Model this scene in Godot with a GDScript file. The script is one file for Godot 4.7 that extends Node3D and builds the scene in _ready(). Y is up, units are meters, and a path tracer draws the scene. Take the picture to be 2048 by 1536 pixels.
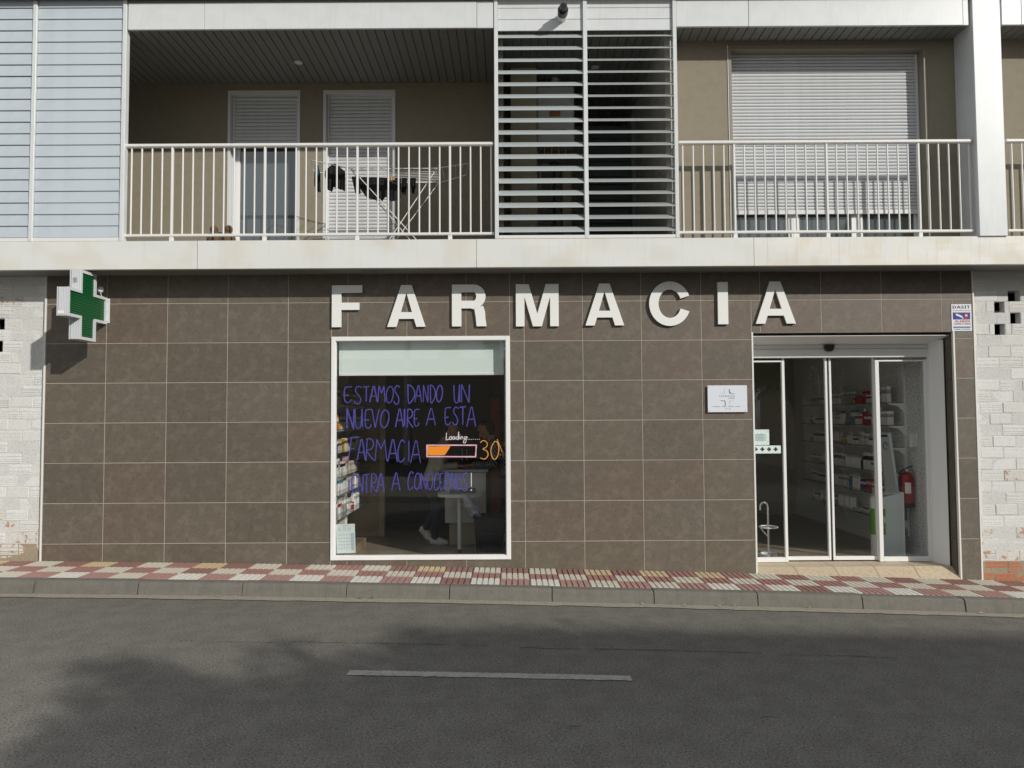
extends Node3D
# ---------------------------------------------------------------- mesh builder
class B:
	var v := PackedVector3Array()
	var n := PackedVector3Array()
	var t := PackedVector2Array()
	var c := PackedColorArray()
	var col := Color(1, 1, 1)
	var off := Vector2.ZERO
	func vert(p: Vector3, nn: Vector3, uv: Vector2) -> void:
		v.append(p); n.append(nn); t.append(uv + off); c.append(col)
	func _uv(p: Vector3, nn: Vector3) -> Vector2:
		var a := nn.abs()
		if a.z >= a.x and a.z >= a.y: return Vector2(p.x, -p.y)
		if a.x >= a.y: return Vector2(p.z, -p.y)
		return Vector2(p.x, p.z)
	func tri(a: Vector3, b: Vector3, d: Vector3) -> void:
		var nn := (b - a).cross(d - a).normalized()
		vert(a, nn, _uv(a, nn)); vert(d, nn, _uv(d, nn)); vert(b, nn, _uv(b, nn))
	func quad(a: Vector3, b: Vector3, d: Vector3, e: Vector3) -> void: # counter-clockwise from outside
		var nn := (d - a).cross(e - b).normalized()
		for p in [a, d, b, a, e, d]: vert(p, nn, _uv(p, nn))
	func box(ce: Vector3, s: Vector3, bev := 0.0, bs := Basis()) -> void:
		var h := s * 0.5
		var m: float = min(h.x, min(h.y, h.z))
		var k: float = min(bev, m * 0.9)
		var ax := [Vector3(1, 0, 0), Vector3(0, 1, 0), Vector3(0, 0, 1)]
		for i in 3:
			var u: Vector3 = ax[(i + 1) % 3]; var w: Vector3 = ax[(i + 2) % 3]; var o: Vector3 = ax[i]
			var hu: float = h[(i + 1) % 3] - k; var hw: float = h[(i + 2) % 3] - k; var ho: float = h[i]
			for sg in [1.0, -1.0]:
				var q := [o * ho * sg - u * hu - w * hw, o * ho * sg + u * hu - w * hw, o * ho * sg + u * hu + w * hw, o * ho * sg - u * hu + w * hw]
				if sg < 0: q.reverse()
				quad(ce + bs * q[0], ce + bs * q[1], ce + bs * q[2], ce + bs * q[3])
		if k <= 0.0: return
		for i in 3:
			var u: Vector3 = ax[(i + 1) % 3]; var w: Vector3 = ax[(i + 2) % 3]; var o: Vector3 = ax[i]
			var ho: float = h[i] - k
			for su in [1.0, -1.0]:
				for sw in [1.0, -1.0]:
					var pu: Vector3 = u * h[(i + 1) % 3] * su + w * (h[(i + 2) % 3] - k) * sw
					var pw: Vector3 = u * (h[(i + 1) % 3] - k) * su + w * h[(i + 2) % 3] * sw
					var q := [pu - o * ho, pw - o * ho, pw + o * ho, pu + o * ho]
					if su * sw > 0: q.reverse()
					# make sure that the bevel faces outwards
					var nn: Vector3 = (q[2] - q[0]).cross(q[3] - q[1])
					if nn.dot(pu + pw) < 0: q.reverse()
					quad(ce + bs * q[0], ce + bs * q[1], ce + bs * q[2], ce + bs * q[3])
		for sx in [1.0, -1.0]:
			for sy in [1.0, -1.0]:
				for sz in [1.0, -1.0]:
					var a := Vector3(h.x * sx, (h.y - k) * sy, (h.z - k) * sz)
					var b := Vector3((h.x - k) * sx, h.y * sy, (h.z - k) * sz)
					var d := Vector3((h.x - k) * sx, (h.y - k) * sy, h.z * sz)
					if (b - a).cross(d - a).dot(a) < 0: tri(ce + bs * a, ce + bs * d, ce + bs * b)
					else: tri(ce + bs * a, ce + bs * b, ce + bs * d)
	func cuboid(x0: float, x1: float, y0: float, y1: float, z0: float, z1: float, bev := 0.0) -> void:
		box(Vector3((x0 + x1) / 2, (y0 + y1) / 2, (z0 + z1) / 2), Vector3(abs(x1 - x0), abs(y1 - y0), abs(z1 - z0)), bev)
	func tube(pts: Array, r, sides := 8, caps := true) -> void: # r: number or array of numbers
		var rings := []
		var up := Vector3(0.123, 1, 0.077).normalized()
		var px := Vector3.ZERO
		for i in pts.size():
			var p: Vector3 = pts[i]
			var d: Vector3
			if i == 0: d = pts[1] - p
			elif i == pts.size() - 1: d = p - pts[i - 1]
			else: d = (pts[i + 1] - p).normalized() + (p - pts[i - 1]).normalized()
			d = d.normalized()
			if i == 0:
				px = d.cross(up)
				if px.length() < 0.1: px = d.cross(Vector3(1, 0, 0))
			px = (px - d * px.dot(d)).normalized()
			var py := d.cross(px)
			var rr: float = r[i] if r is Array else r
			var ring := []
			for k in sides + 1:
				var a := TAU * k / sides
				var nn := px * cos(a) + py * sin(a)
				ring.append([p + nn * rr, nn])
			rings.append(ring)
		for i in rings.size() - 1:
			for k in sides:
				var a = rings[i][k]; var b = rings[i][k + 1]; var d = rings[i + 1][k + 1]; var e = rings[i + 1][k]
				for q in [a, d, b, a, e, d]: vert(q[0], q[1], Vector2(float(k) / sides, i))
		if caps:
			for i in [0, rings.size() - 1]:
				var ce: Vector3 = pts[i]
				for k in sides:
					if i == 0: tri(ce, rings[i][k][0], rings[i][k + 1][0])
					else: tri(ce, rings[i][k + 1][0], rings[i][k][0])
	func lathe(prof: Array, ce := Vector3.ZERO, sides := 16, bs := Basis()) -> void: # prof: Vector2(radius, height), bottom to top
		for i in prof.size() - 1:
			var p: Vector2 = prof[i]; var q: Vector2 = prof[i + 1]
			var d := q - p
			var n2 := Vector2(d.y, -d.x).normalized()
			for k in sides:
				var a0 := TAU * k / sides; var a1 := TAU * (k + 1) / sides
				var e0 := Vector3(cos(a0), 0, sin(a0)); var e1 := Vector3(cos(a1), 0, sin(a1))
				var P := [e0 * p.x + Vector3(0, p.y, 0), e1 * p.x + Vector3(0, p.y, 0), e1 * q.x + Vector3(0, q.y, 0), e0 * q.x + Vector3(0, q.y, 0)]
				var N := [e0 * n2.x + Vector3(0, n2.y, 0), e1 * n2.x + Vector3(0, n2.y, 0)]
				var ord := [[0, 0], [1, 1], [2, 1], [0, 0], [2, 1], [3, 0]]
				for o in ord: vert(ce + bs * P[o[0]], bs * N[o[1]], Vector2(float(k + (1 if o[1] else 0)) / sides, P[o[0]].y))
	func poly(pts: PackedVector2Array, z: float, nn: float = 1.0, bs := Basis(), ce := Vector3.ZERO) -> void: # flat polygon in xy at depth z
		var ix := Geometry2D.triangulate_polygon(pts)
		for i in range(0, ix.size(), 3):
			var q := []
			for j in 3:
				var p := pts[ix[i + j]]
				q.append(Vector3(p.x, p.y, z))
			var ccw: float = (q[1] - q[0]).cross(q[2] - q[0]).z
			if ccw * nn < 0: q.reverse()
			tri(ce + bs * q[0], ce + bs * q[1], ce + bs * q[2])
	func walls(pts: PackedVector2Array, z0: float, z1: float, bs := Basis(), ce := Vector3.ZERO) -> void: # outline in ccw order gives outward sides
		for i in pts.size():
			var a := pts[i]; var b := pts[(i + 1) % pts.size()]
			quad(ce + bs * Vector3(a.x, a.y, z0), ce + bs * Vector3(b.x, b.y, z0), ce + bs * Vector3(b.x, b.y, z1), ce + bs * Vector3(a.x, a.y, z1))
	func prism(pts: PackedVector2Array, z0: float, z1: float, bs := Basis(), ce := Vector3.ZERO) -> void:
		var q := pts
		if Geometry2D.is_polygon_clockwise(q): q.reverse()
		poly(q, z1, 1, bs, ce); poly(q, z0, -1, bs, ce); walls(q, z0, z1, bs, ce)
	func ball(ce: Vector3, r: Vector3, su := 12, sv := 8) -> void:
		for j in sv:
			for i in su:
				var q := []
				for k in [[0, 0], [1, 0], [1, 1], [0, 1]]:
					var a: float = TAU * (i + k[0]) / su; var b: float = PI * (j + k[1]) / sv - PI / 2
					q.append(Vector3(cos(a) * cos(b), sin(b), -sin(a) * cos(b)))
				for o in [0, 2, 1, 0, 3, 2]: vert(ce + q[o] * r, (q[o] / r).normalized(), Vector2.ZERO)
	func mesh() -> ArrayMesh:
		var a := []
		a.resize(Mesh.ARRAY_MAX)
		a[Mesh.ARRAY_VERTEX] = v; a[Mesh.ARRAY_NORMAL] = n; a[Mesh.ARRAY_TEX_UV] = t; a[Mesh.ARRAY_COLOR] = c
		var m := ArrayMesh.new()
		m.add_surface_from_arrays(Mesh.PRIMITIVE_TRIANGLES, a)
		return m

# ---------------------------------------------------------------- scene helpers
var rng := RandomNumberGenerator.new()
var used := {}
var M := {}
func rr(a: float, b: float) -> float: return rng.randf_range(a, b)
func L(r: float, g: float, b: float) -> Color: return Color(r, g, b).linear_to_srgb()
func numbered(s: String) -> String:
	if not used.has(s):
		used[s] = 0
		return s
	used[s] += 1
	return "%s_%03d" % [s, used[s]]
func tag(o: Node, label: String, category: String, group := "") -> Node:
	o.set_meta("label", label); o.set_meta("category", category)
	if group: o.set_meta("group", group)
	return o
func thing(called: String, label: String, category: String, at := Vector3.ZERO, group := "", turn := 0.0) -> Node3D:
	var o := Node3D.new()
	o.name = numbered(called); add_child(o)
	o.position = at; o.rotation.y = turn
	tag(o, label, category, group)
	return o
func part(called: String, b, mat: Material, parent: Node, at := Vector3.ZERO) -> MeshInstance3D:
	var o := MeshInstance3D.new()
	o.name = called
	o.mesh = b.mesh() if b is B else b
	o.material_override = mat
	o.position = at
	parent.add_child(o, true)
	return o
func solo(called: String, b, mat: Material, label: String, category: String, at := Vector3.ZERO, group := "") -> MeshInstance3D:
	var o := part(numbered(called), b, mat, self, at)
	tag(o, label, category, group)
	return o
func struct(called: String, b, mat: Material) -> MeshInstance3D:
	var o := part(numbered(called), b, mat, self)
	o.set_meta("kind", "structure")
	return o
func sbox(x0: float, x1: float, y0: float, y1: float, z0: float, z1: float, bev := 0.0) -> B:
	var b := B.new(); b.cuboid(x0, x1, y0, y1, z0, z1, bev); return b

# the survey of the facade: pixel of the 2048 x 1536 photograph -> point on the upright plane z
const FPX := 1500.0
const EYE := 1.68
const DIST := 8.33
const PITCH := 0.0446
const ROLL := -0.0058
func U(px: float, py: float, z := 0.0) -> Vector3:
	var u0 := (px - 1024.0) / FPX; var v0 := (py - 768.0) / FPX
	var u := cos(ROLL) * u0 + sin(ROLL) * v0
	var w := -sin(ROLL) * u0 + cos(ROLL) * v0
	var y := cos(PITCH) * -w + sin(PITCH)
	var fw := cos(PITCH) + sin(PITCH) * w
	var tt := (DIST - z) / fw
	return Vector3(u * tt, EYE + y * tt, z)
func UX(px: float, py: float, z := 0.0) -> float: return U(px, py, z).x
func UY(px: float, py: float, z := 0.0) -> float: return U(px, py, z).y
func gy(x: float) -> float: # height of the sloping pavement
	var k := clampf(x, -7.0, 7.0)
	return 0.028 - 0.0257 * x - 0.0011 * k * k

# ---------------------------------------------------------------- textures
func noise_img(seed_: int, freq: float, size := 512, oct := 4, type := FastNoiseLite.TYPE_SIMPLEX_SMOOTH) -> Image:
	var f := FastNoiseLite.new()
	f.seed = seed_; f.frequency = freq; f.noise_type = type; f.fractal_octaves = oct
	f.fractal_type = FastNoiseLite.FRACTAL_FBM if oct > 1 else FastNoiseLite.FRACTAL_NONE
	var im := f.get_seamless_image(size, size)
	im.convert(Image.FORMAT_L8)
	return im
func ramp_tex(layers: Array, base: Color, size := 512) -> ImageTexture: # layers: [image, colour (linear), low, high]: mixes the colour in where the noise is high
	var out := PackedByteArray(); out.resize(size * size * 3)
	var lin := base
	var datas := []
	for l in layers: datas.append(l[0].get_data())
	var lut := []
	for i in 1025: lut.append(int(clampf(pow(i / 1024.0, 1.0) , 0, 1) * 1024))
	var enc := PackedByteArray(); enc.resize(1025)
	for i in 1025: enc[i] = int(round(Color(i / 1024.0, 0, 0).linear_to_srgb().r * 255.0))
	for i in size * size:
		var r := lin.r; var g := lin.g; var b := lin.b
		for k in layers.size():
			var l = layers[k]
			var s: float = clampf((datas[k][i] / 255.0 - l[2]) / (l[3] - l[2]), 0.0, 1.0)
			var cc: Color = l[1]
			s *= cc.a
			r += (cc.r - r) * s; g += (cc.g - g) * s; b += (cc.b - b) * s
		out[i * 3] = enc[int(clampf(r, 0, 1) * 1024)]; out[i * 3 + 1] = enc[int(clampf(g, 0, 1) * 1024)]; out[i * 3 + 2] = enc[int(clampf(b, 0, 1) * 1024)]
	var im := Image.create_from_data(size, size, false, Image.FORMAT_RGB8, out)
	im.generate_mipmaps()
	return ImageTexture.create_from_image(im)
func bump_tex(im: Image, amount: float) -> ImageTexture:
	var k := im.duplicate() as Image
	k.convert(Image.FORMAT_RGBA8)
	k.bump_map_to_normal_map(amount)
	k.generate_mipmaps()
	return ImageTexture.create_from_image(k)
func mat(c: Color, rough := 0.6, metal := 0.0, spec := 0.5) -> StandardMaterial3D:
	var m := StandardMaterial3D.new()
	m.albedo_color = c; m.roughness = rough; m.metallic = metal; m.metallic_specular = spec
	return m
func tmat(tex: Texture2D, rough: float, scale: float, normal: Texture2D = null, nscale := 1.0, tri := 0) -> StandardMaterial3D: # tri 0 uv, 1 object, 2 world
	var m := mat(Color.WHITE, rough)
	m.albedo_texture = tex
	if normal:
		m.normal_enabled = true; m.normal_texture = normal; m.normal_scale = nscale
	m.uv1_scale = Vector3.ONE * scale
	if tri > 0:
		m.uv1_triplanar = true
		m.uv1_world_triplanar = tri == 2
	return m
func tint(m: StandardMaterial3D, c: Color) -> StandardMaterial3D:
	var k := m.duplicate() as StandardMaterial3D
	k.albedo_color = c
	return k
func vmat(rough := 0.6) -> StandardMaterial3D:
	var m := mat(Color.WHITE, rough); m.vertex_color_use_as_albedo = true; return m
func glass(alpha: float, c := Color(0.75, 0.85, 0.82)) -> StandardMaterial3D:
	var m := mat(Color(c.r, c.g, c.b, alpha), 0.0)
	m.transparency = BaseMaterial3D.TRANSPARENCY_ALPHA
	return m

# ---------------------------------------------------------------- scene
const SUN := Vector3(-0.97, -0.65, -1.0)
func _ready() -> void:
	rng.seed = 4711
	var cam := Camera3D.new()
	cam.name = "camera"; add_child(cam)
	cam.fov = rad_to_deg(2.0 * atan(768.0 / FPX)); cam.near = 0.05; cam.far = 400.0
	cam.transform = Transform3D(Basis(Vector3(1, 0, 0), PITCH) * Basis(Vector3(0, 0, 1), ROLL), Vector3(0, EYE, DIST))
	cam.current = true
	var env := Environment.new()
	env.background_mode = Environment.BG_SKY
	var sm := PanoramaSkyMaterial.new()
	sm.panorama = hazy_sky()
	var sky := Sky.new(); sky.sky_material = sm
	env.sky = sky
	env.background_energy_multiplier = 1.0
	env.tonemap_mode = Environment.TONE_MAPPER_LINEAR
	env.tonemap_exposure = 1.43
	env.sdfgi_enabled = true; env.ssao_enabled = true; env.ssil_enabled = true
	var we := WorldEnvironment.new(); we.name = "world_environment"; we.environment = env; add_child(we)
	var sun := DirectionalLight3D.new()
	sun.name = "sun"; add_child(sun)
	sun.light_color = Color(1.0, 0.98, 0.945); sun.light_energy = 0.76; sun.light_angular_distance = 0.8; sun.shadow_enabled = true
	sun.look_at_from_position(Vector3.ZERO, SUN)
	materials()
	rng.seed = 100; ground()
	rng.seed = 101; shopfront()
	rng.seed = 102; brick_walls()
	rng.seed = 103; storey()
	rng.seed = 104; balcony_things()
	rng.seed = 105; window_and_door()
	rng.seed = 106; signs()
	rng.seed = 107; interior()
	rng.seed = 108; people()
	rng.seed = 109; across_street()

func hazy_sky() -> ImageTexture: # thin high cloud, brighter towards the horizon, a wide aureole round the veiled sun
	var w := 512; var h := 256
	var im := Image.create_empty(w, h, false, Image.FORMAT_RGBF)
	var cl := FastNoiseLite.new(); cl.seed = 31; cl.frequency = 1.6; cl.fractal_octaves = 5
	var to := -SUN.normalized()
	for y in h:
		var th := PI * (y + 0.5) / h
		for x in w:
			var ph := ((x + 0.5) / w - 0.5) * TAU
			var d := Vector3(sin(ph) * sin(th), cos(th), -cos(ph) * sin(th))
			var up := clampf(d.y, 0, 1)
			var c := Color(0.37, 0.38, 0.385).lerp(Color(0.26, 0.30, 0.35), pow(up, 0.6))
			var q := d * Vector3(1, 2.4, 1)
			var k := clampf(cl.get_noise_3dv(q) * 1.6 + 0.35, 0, 1)
			c = c.lerp(Color(0.44, 0.44, 0.445), k * 0.6)
			if d.y < 0: c = Color(0.22, 0.21, 0.19)
			else:
				var a := acos(clampf(d.dot(to), -1, 1))
				var g := exp(-pow(a / 0.33, 2.0)) * 5.2
				c += Color(g, g * 0.99, g * 0.97)
			im.set_pixel(x, y, c)
	return ImageTexture.create_from_image(im)

func materials() -> void:
	var cloud := noise_img(3, 0.012, 512, 5)
	var cloud2 := noise_img(8, 0.03, 512, 4)
	var grain := noise_img(5, 0.35, 512, 2)
	var fine := noise_img(12, 0.12, 512, 3)
	var blot := noise_img(21, 0.006, 512, 3)
	var speck := noise_img(61, 0.11, 512, 2)
	var speck2 := noise_img(67, 0.09, 512, 2)
	var cell := noise_img(44, 0.16, 512, 1, FastNoiseLite.TYPE_CELLULAR)
	# ceramic wall tiles: brown, clouded, pale flecks
	M.tile = tmat(ramp_tex([[cloud, Color(0.158, 0.133, 0.105, 0.85), 0.45, 0.78], [cloud2, Color(0.100, 0.083, 0.064, 0.6), 0.52, 0.80], [fine, Color(0.235, 0.205, 0.168, 0.55), 0.62, 0.85]], Color(0.126, 0.105, 0.082)), 0.52, 1.0 / 1.1, bump_tex(fine, 1.2), 0.25)
	M.tile_b = tint(M.tile, Color(0.94, 0.94, 0.935))
	M.tile_c = tint(M.tile, Color(0.98, 0.985, 0.965))
	M.tile_d = tint(M.tile, Color(1.0, 0.965, 0.96))
	M.grout = mat(L(0.42, 0.39, 0.32), 0.9)
	M.white = mat(L(0.78, 0.79, 0.78), 0.35)
	M.letter = mat(L(0.80, 0.81, 0.79), 0.4)
	M.trim = mat(L(0.72, 0.71, 0.67), 0.5)
	# painted sheet metal, slightly soiled
	var streak := Image.create_empty(512, 512, false, Image.FORMAT_L8)
	var sn := FastNoiseLite.new(); sn.seed = 77; sn.frequency = 0.09; sn.fractal_octaves = 3
	var sb := PackedByteArray(); sb.resize(512 * 512)
	for y in 512:
		for x in 512: sb[y * 512 + x] = int(clampf(sn.get_noise_2d(x, y * 0.05) * 0.5 + 0.5, 0, 1) * 255)
	streak = Image.create_from_data(512, 512, false, Image.FORMAT_L8, sb)
	M.fascia = tmat(ramp_tex([[cloud, Color(0.71, 0.69, 0.63, 0.6), 0.45, 0.8], [streak, Color(0.63, 0.59, 0.51, 0.35), 0.58, 0.85], [blot, Color(0.64, 0.61, 0.53, 0.6), 0.48, 0.75]], Color(0.685, 0.70, 0.69)), 0.42, 1.0 / 2.4, bump_tex(blot, 1.0), 0.25)
	M.sheet = tmat(ramp_tex([[cloud, Color(0.585, 0.61, 0.62, 0.5), 0.4, 0.8], [streak, Color(0.56, 0.56, 0.54, 0.4), 0.58, 0.85]], Color(0.65, 0.675, 0.685)), 0.36, 1.0 / 1.7)
	M.rail = tmat(ramp_tex([[fine, Color(0.62, 0.60, 0.55, 0.6), 0.55, 0.9]], Color(0.72, 0.72, 0.70)), 0.4, 2.0, null, 1.0, 1)
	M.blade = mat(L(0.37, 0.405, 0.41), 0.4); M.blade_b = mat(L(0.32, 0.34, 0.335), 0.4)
	M.fascia_b = tmat(ramp_tex([[cloud, Color(0.71, 0.68, 0.60, 0.6), 0.45, 0.8], [streak, Color(0.55, 0.48, 0.36, 0.45), 0.56, 0.82], [blot, Color(0.65, 0.60, 0.49, 0.6), 0.46, 0.75]], Color(0.69, 0.695, 0.67)), 0.45, 1.0 / 1.5)
	M.louvre = tmat(ramp_tex([[cloud, Color(0.45, 0.505, 0.555, 0.6), 0.4, 0.8], [streak, Color(0.47, 0.51, 0.54, 0.4), 0.58, 0.88]], Color(0.495, 0.555, 0.605)), 0.34, 1.0 / 1.7)
	M.shutter = tmat(ramp_tex([[cloud2, Color(0.56, 0.57, 0.58, 0.5), 0.45, 0.8], [fine, Color(0.50, 0.50, 0.50, 0.35), 0.6, 0.9]], Color(0.61, 0.625, 0.645)), 0.2, 0.7)
	M.alu = mat(L(0.66, 0.67, 0.68), 0.35)
	# sandy render of the loggia walls
	M.render = tmat(ramp_tex([[cloud, Color(0.25, 0.218, 0.162, 0.7), 0.4, 0.8], [grain, Color(0.195, 0.17, 0.125, 0.55), 0.5, 0.9], [fine, Color(0.33, 0.295, 0.23, 0.45), 0.6, 0.95]], Color(0.278, 0.244, 0.184)), 0.92, 1.0 / 0.9, bump_tex(grain, 3.0), 0.6, 1)
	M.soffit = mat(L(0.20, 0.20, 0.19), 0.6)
	M.black = mat(L(0.012, 0.012, 0.012), 0.6)
	M.concrete = mat(L(0.34, 0.33, 0.31), 0.9); M.plaster = mat(L(0.55, 0.53, 0.49), 0.9)
	# painted brick
	var pbump := bump_tex(fine, 4.0)
	M.brick = tmat(ramp_tex([[cloud2, Color(0.67, 0.675, 0.665, 0.7), 0.4, 0.8], [grain, Color(0.78, 0.785, 0.77, 0.5), 0.5, 0.9], [fine, Color(0.46, 0.45, 0.42, 0.5), 0.66, 0.95]], Color(0.74, 0.745, 0.73)), 0.9, 1.0 / 0.8, pbump, 0.8)
	M.brick_b = tint(M.brick, Color(0.975, 0.97, 0.96))
	M.brick_worn = tmat(ramp_tex([[cloud, Color(0.44, 0.22, 0.135, 0.9), 0.66, 0.70], [cloud2, Color(0.56, 0.53, 0.47, 0.7), 0.5, 0.8], [fine, Color(0.42, 0.37, 0.30, 0.5), 0.66, 0.95]], Color(0.66, 0.65, 0.61)), 0.9, 1.0 / 0.6, pbump, 0.8)
	M.brick_raw = tmat(ramp_tex([[cloud2, Color(0.36, 0.14, 0.075, 0.8), 0.4, 0.8], [fine, Color(0.52, 0.40, 0.30, 0.5), 0.64, 0.9]], Color(0.44, 0.18, 0.095)), 0.9, 1.0 / 0.5, pbump, 0.8)
	M.mortar = tmat(ramp_tex([[cloud2, Color(0.62, 0.62, 0.60, 0.7), 0.4, 0.8], [fine, Color(0.46, 0.45, 0.42, 0.6), 0.62, 0.95]], Color(0.72, 0.725, 0.705)), 0.95, 1.0 / 0.6, bump_tex(fine, 6.0), 1.0, 2)
	M.mortar_raw = tmat(ramp_tex([[cloud2, Color(0.42, 0.36, 0.27, 0.8), 0.4, 0.8], [fine, Color(0.30, 0.22, 0.15, 0.6), 0.55, 0.95]], Color(0.36, 0.29, 0.20)), 0.95, 1.0 / 0.6, bump_tex(fine, 6.0), 1.0, 2)
	# ground
	var gb := bump_tex(grain, 5.0)
	M.asphalt = tmat(ramp_tex([[grain, Color(0.31, 0.288, 0.25, 0.9), 0.50, 0.74], [speck, Color(0.32, 0.30, 0.265, 0.8), 0.66, 0.74], [cell, Color(0.035, 0.033, 0.030, 0.85), 0.56, 0.84], [speck2, Color(0.045, 0.042, 0.038, 0.7), 0.68, 0.78], [cloud, Color(0.185, 0.171, 0.15, 0.25), 0.45, 0.8]], Color(0.138, 0.128, 0.112)), 0.92, 1.0 / 1.0, gb, 1.0, 2)
	var dt := ramp_tex([[blot, Color(0.86, 0.855, 0.85, 1.0), 0.3, 0.75]], Color(1, 1, 1))
	M.asphalt.detail_enabled = true; M.asphalt.detail_albedo = dt; M.asphalt.detail_blend_mode = BaseMaterial3D.BLEND_MODE_MUL
	M.asphalt.uv2_triplanar = true; M.asphalt.uv2_world_triplanar = true; M.asphalt.uv2_scale = Vector3.ONE / 5.3
	M.paint = tmat(ramp_tex([[grain, Color(0.19, 0.18, 0.163, 0.9), 0.50, 0.68], [cloud2, Color(0.30, 0.285, 0.26, 0.7), 0.5, 0.75]], Color(0.52, 0.505, 0.47)), 0.9, 1.0 / 1.3, gb, 1.0, 2)
	M.kerb = tmat(ramp_tex([[cloud, Color(0.128, 0.120, 0.100, 0.7), 0.4, 0.8], [grain, Color(0.24, 0.228, 0.20, 0.6), 0.55, 0.9], [streak, Color(0.10, 0.093, 0.077, 0.45), 0.55, 0.85], [fine, Color(0.075, 0.07, 0.058, 0.6), 0.64, 0.85]], Color(0.163, 0.153, 0.130)), 0.9, 1.0 / 0.9, bump_tex(fine, 3.0), 0.6)
	M.gutter = tmat(ramp_tex([[cloud2, Color(0.22, 0.20, 0.15, 0.8), 0.4, 0.75], [grain, Color(0.45, 0.42, 0.34, 0.6), 0.5, 0.9]], Color(0.33, 0.305, 0.24)), 0.92, 1.0 / 0.7, gb, 0.8, 2)
	var tb := bump_tex(fine, 2.0)
	for a in [["p_red", Color(0.35, 0.185, 0.158), Color(0.29, 0.14, 0.12), Color(0.44, 0.27, 0.23)], ["p_red_b", Color(0.40, 0.235, 0.205), Color(0.33, 0.18, 0.155), Color(0.47, 0.30, 0.26)], ["p_white", Color(0.68, 0.66, 0.60), Color(0.58, 0.555, 0.485), Color(0.74, 0.72, 0.65)], ["p_white_b", Color(0.60, 0.565, 0.475), Color(0.50, 0.46, 0.37), Color(0.66, 0.63, 0.54)], ["p_yellow", Color(0.58, 0.46, 0.285), Color(0.46, 0.35, 0.20), Color(0.68, 0.60, 0.44)], ["p_dark", Color(0.29, 0.150, 0.125), Color(0.22, 0.11, 0.09), Color(0.36, 0.23, 0.19)]]:
		M[a[0]] = tmat(ramp_tex([[cloud2, Color(a[2].r, a[2].g, a[2].b, 0.7), 0.45, 0.8], [fine, Color(a[3].r, a[3].g, a[3].b, 0.5), 0.62, 0.9]], a[1]), 0.7, 1.3, tb, 0.5)
	M.sill = tmat(ramp_tex([[cloud2, Color(0.42, 0.33, 0.22, 0.8), 0.4, 0.8], [fine, Color(0.62, 0.54, 0.42, 0.5), 0.6, 0.9]], Color(0.52, 0.43, 0.305)), 0.55, 1.2, null, 1.0)
	M.soil = mat(L(0.05, 0.042, 0.03), 0.95)
	M.glass = glass(0.03, Color(0.10, 0.14, 0.13))
	M.glass_dark = mat(L(0.085, 0.105, 0.118), 0.03, 0.0, 1.0); M.glass_dark.clearcoat_enabled = true; M.glass_dark.clearcoat = 1.0; M.glass_dark.clearcoat_roughness = 0.02
	M.rubber_and_gap_dark = mat(L(0.015, 0.015, 0.016), 0.6)
	M.blackplastic = mat(L(0.02, 0.02, 0.021), 0.3)
	M.floor = tmat(ramp_tex([[cloud, Color(0.24, 0.21, 0.15, 0.7), 0.4, 0.8]], Color(0.30, 0.26, 0.185)), 0.3, 1.0 / 1.5, null, 1.0, 2)
	M.paper = mat(L(0.62, 0.72, 0.70), 0.8)
	M.ink = mat(L(0.10, 0.12, 0.13), 0.8)
	M.cloud_img = cloud; M.fine_img = fine

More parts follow.
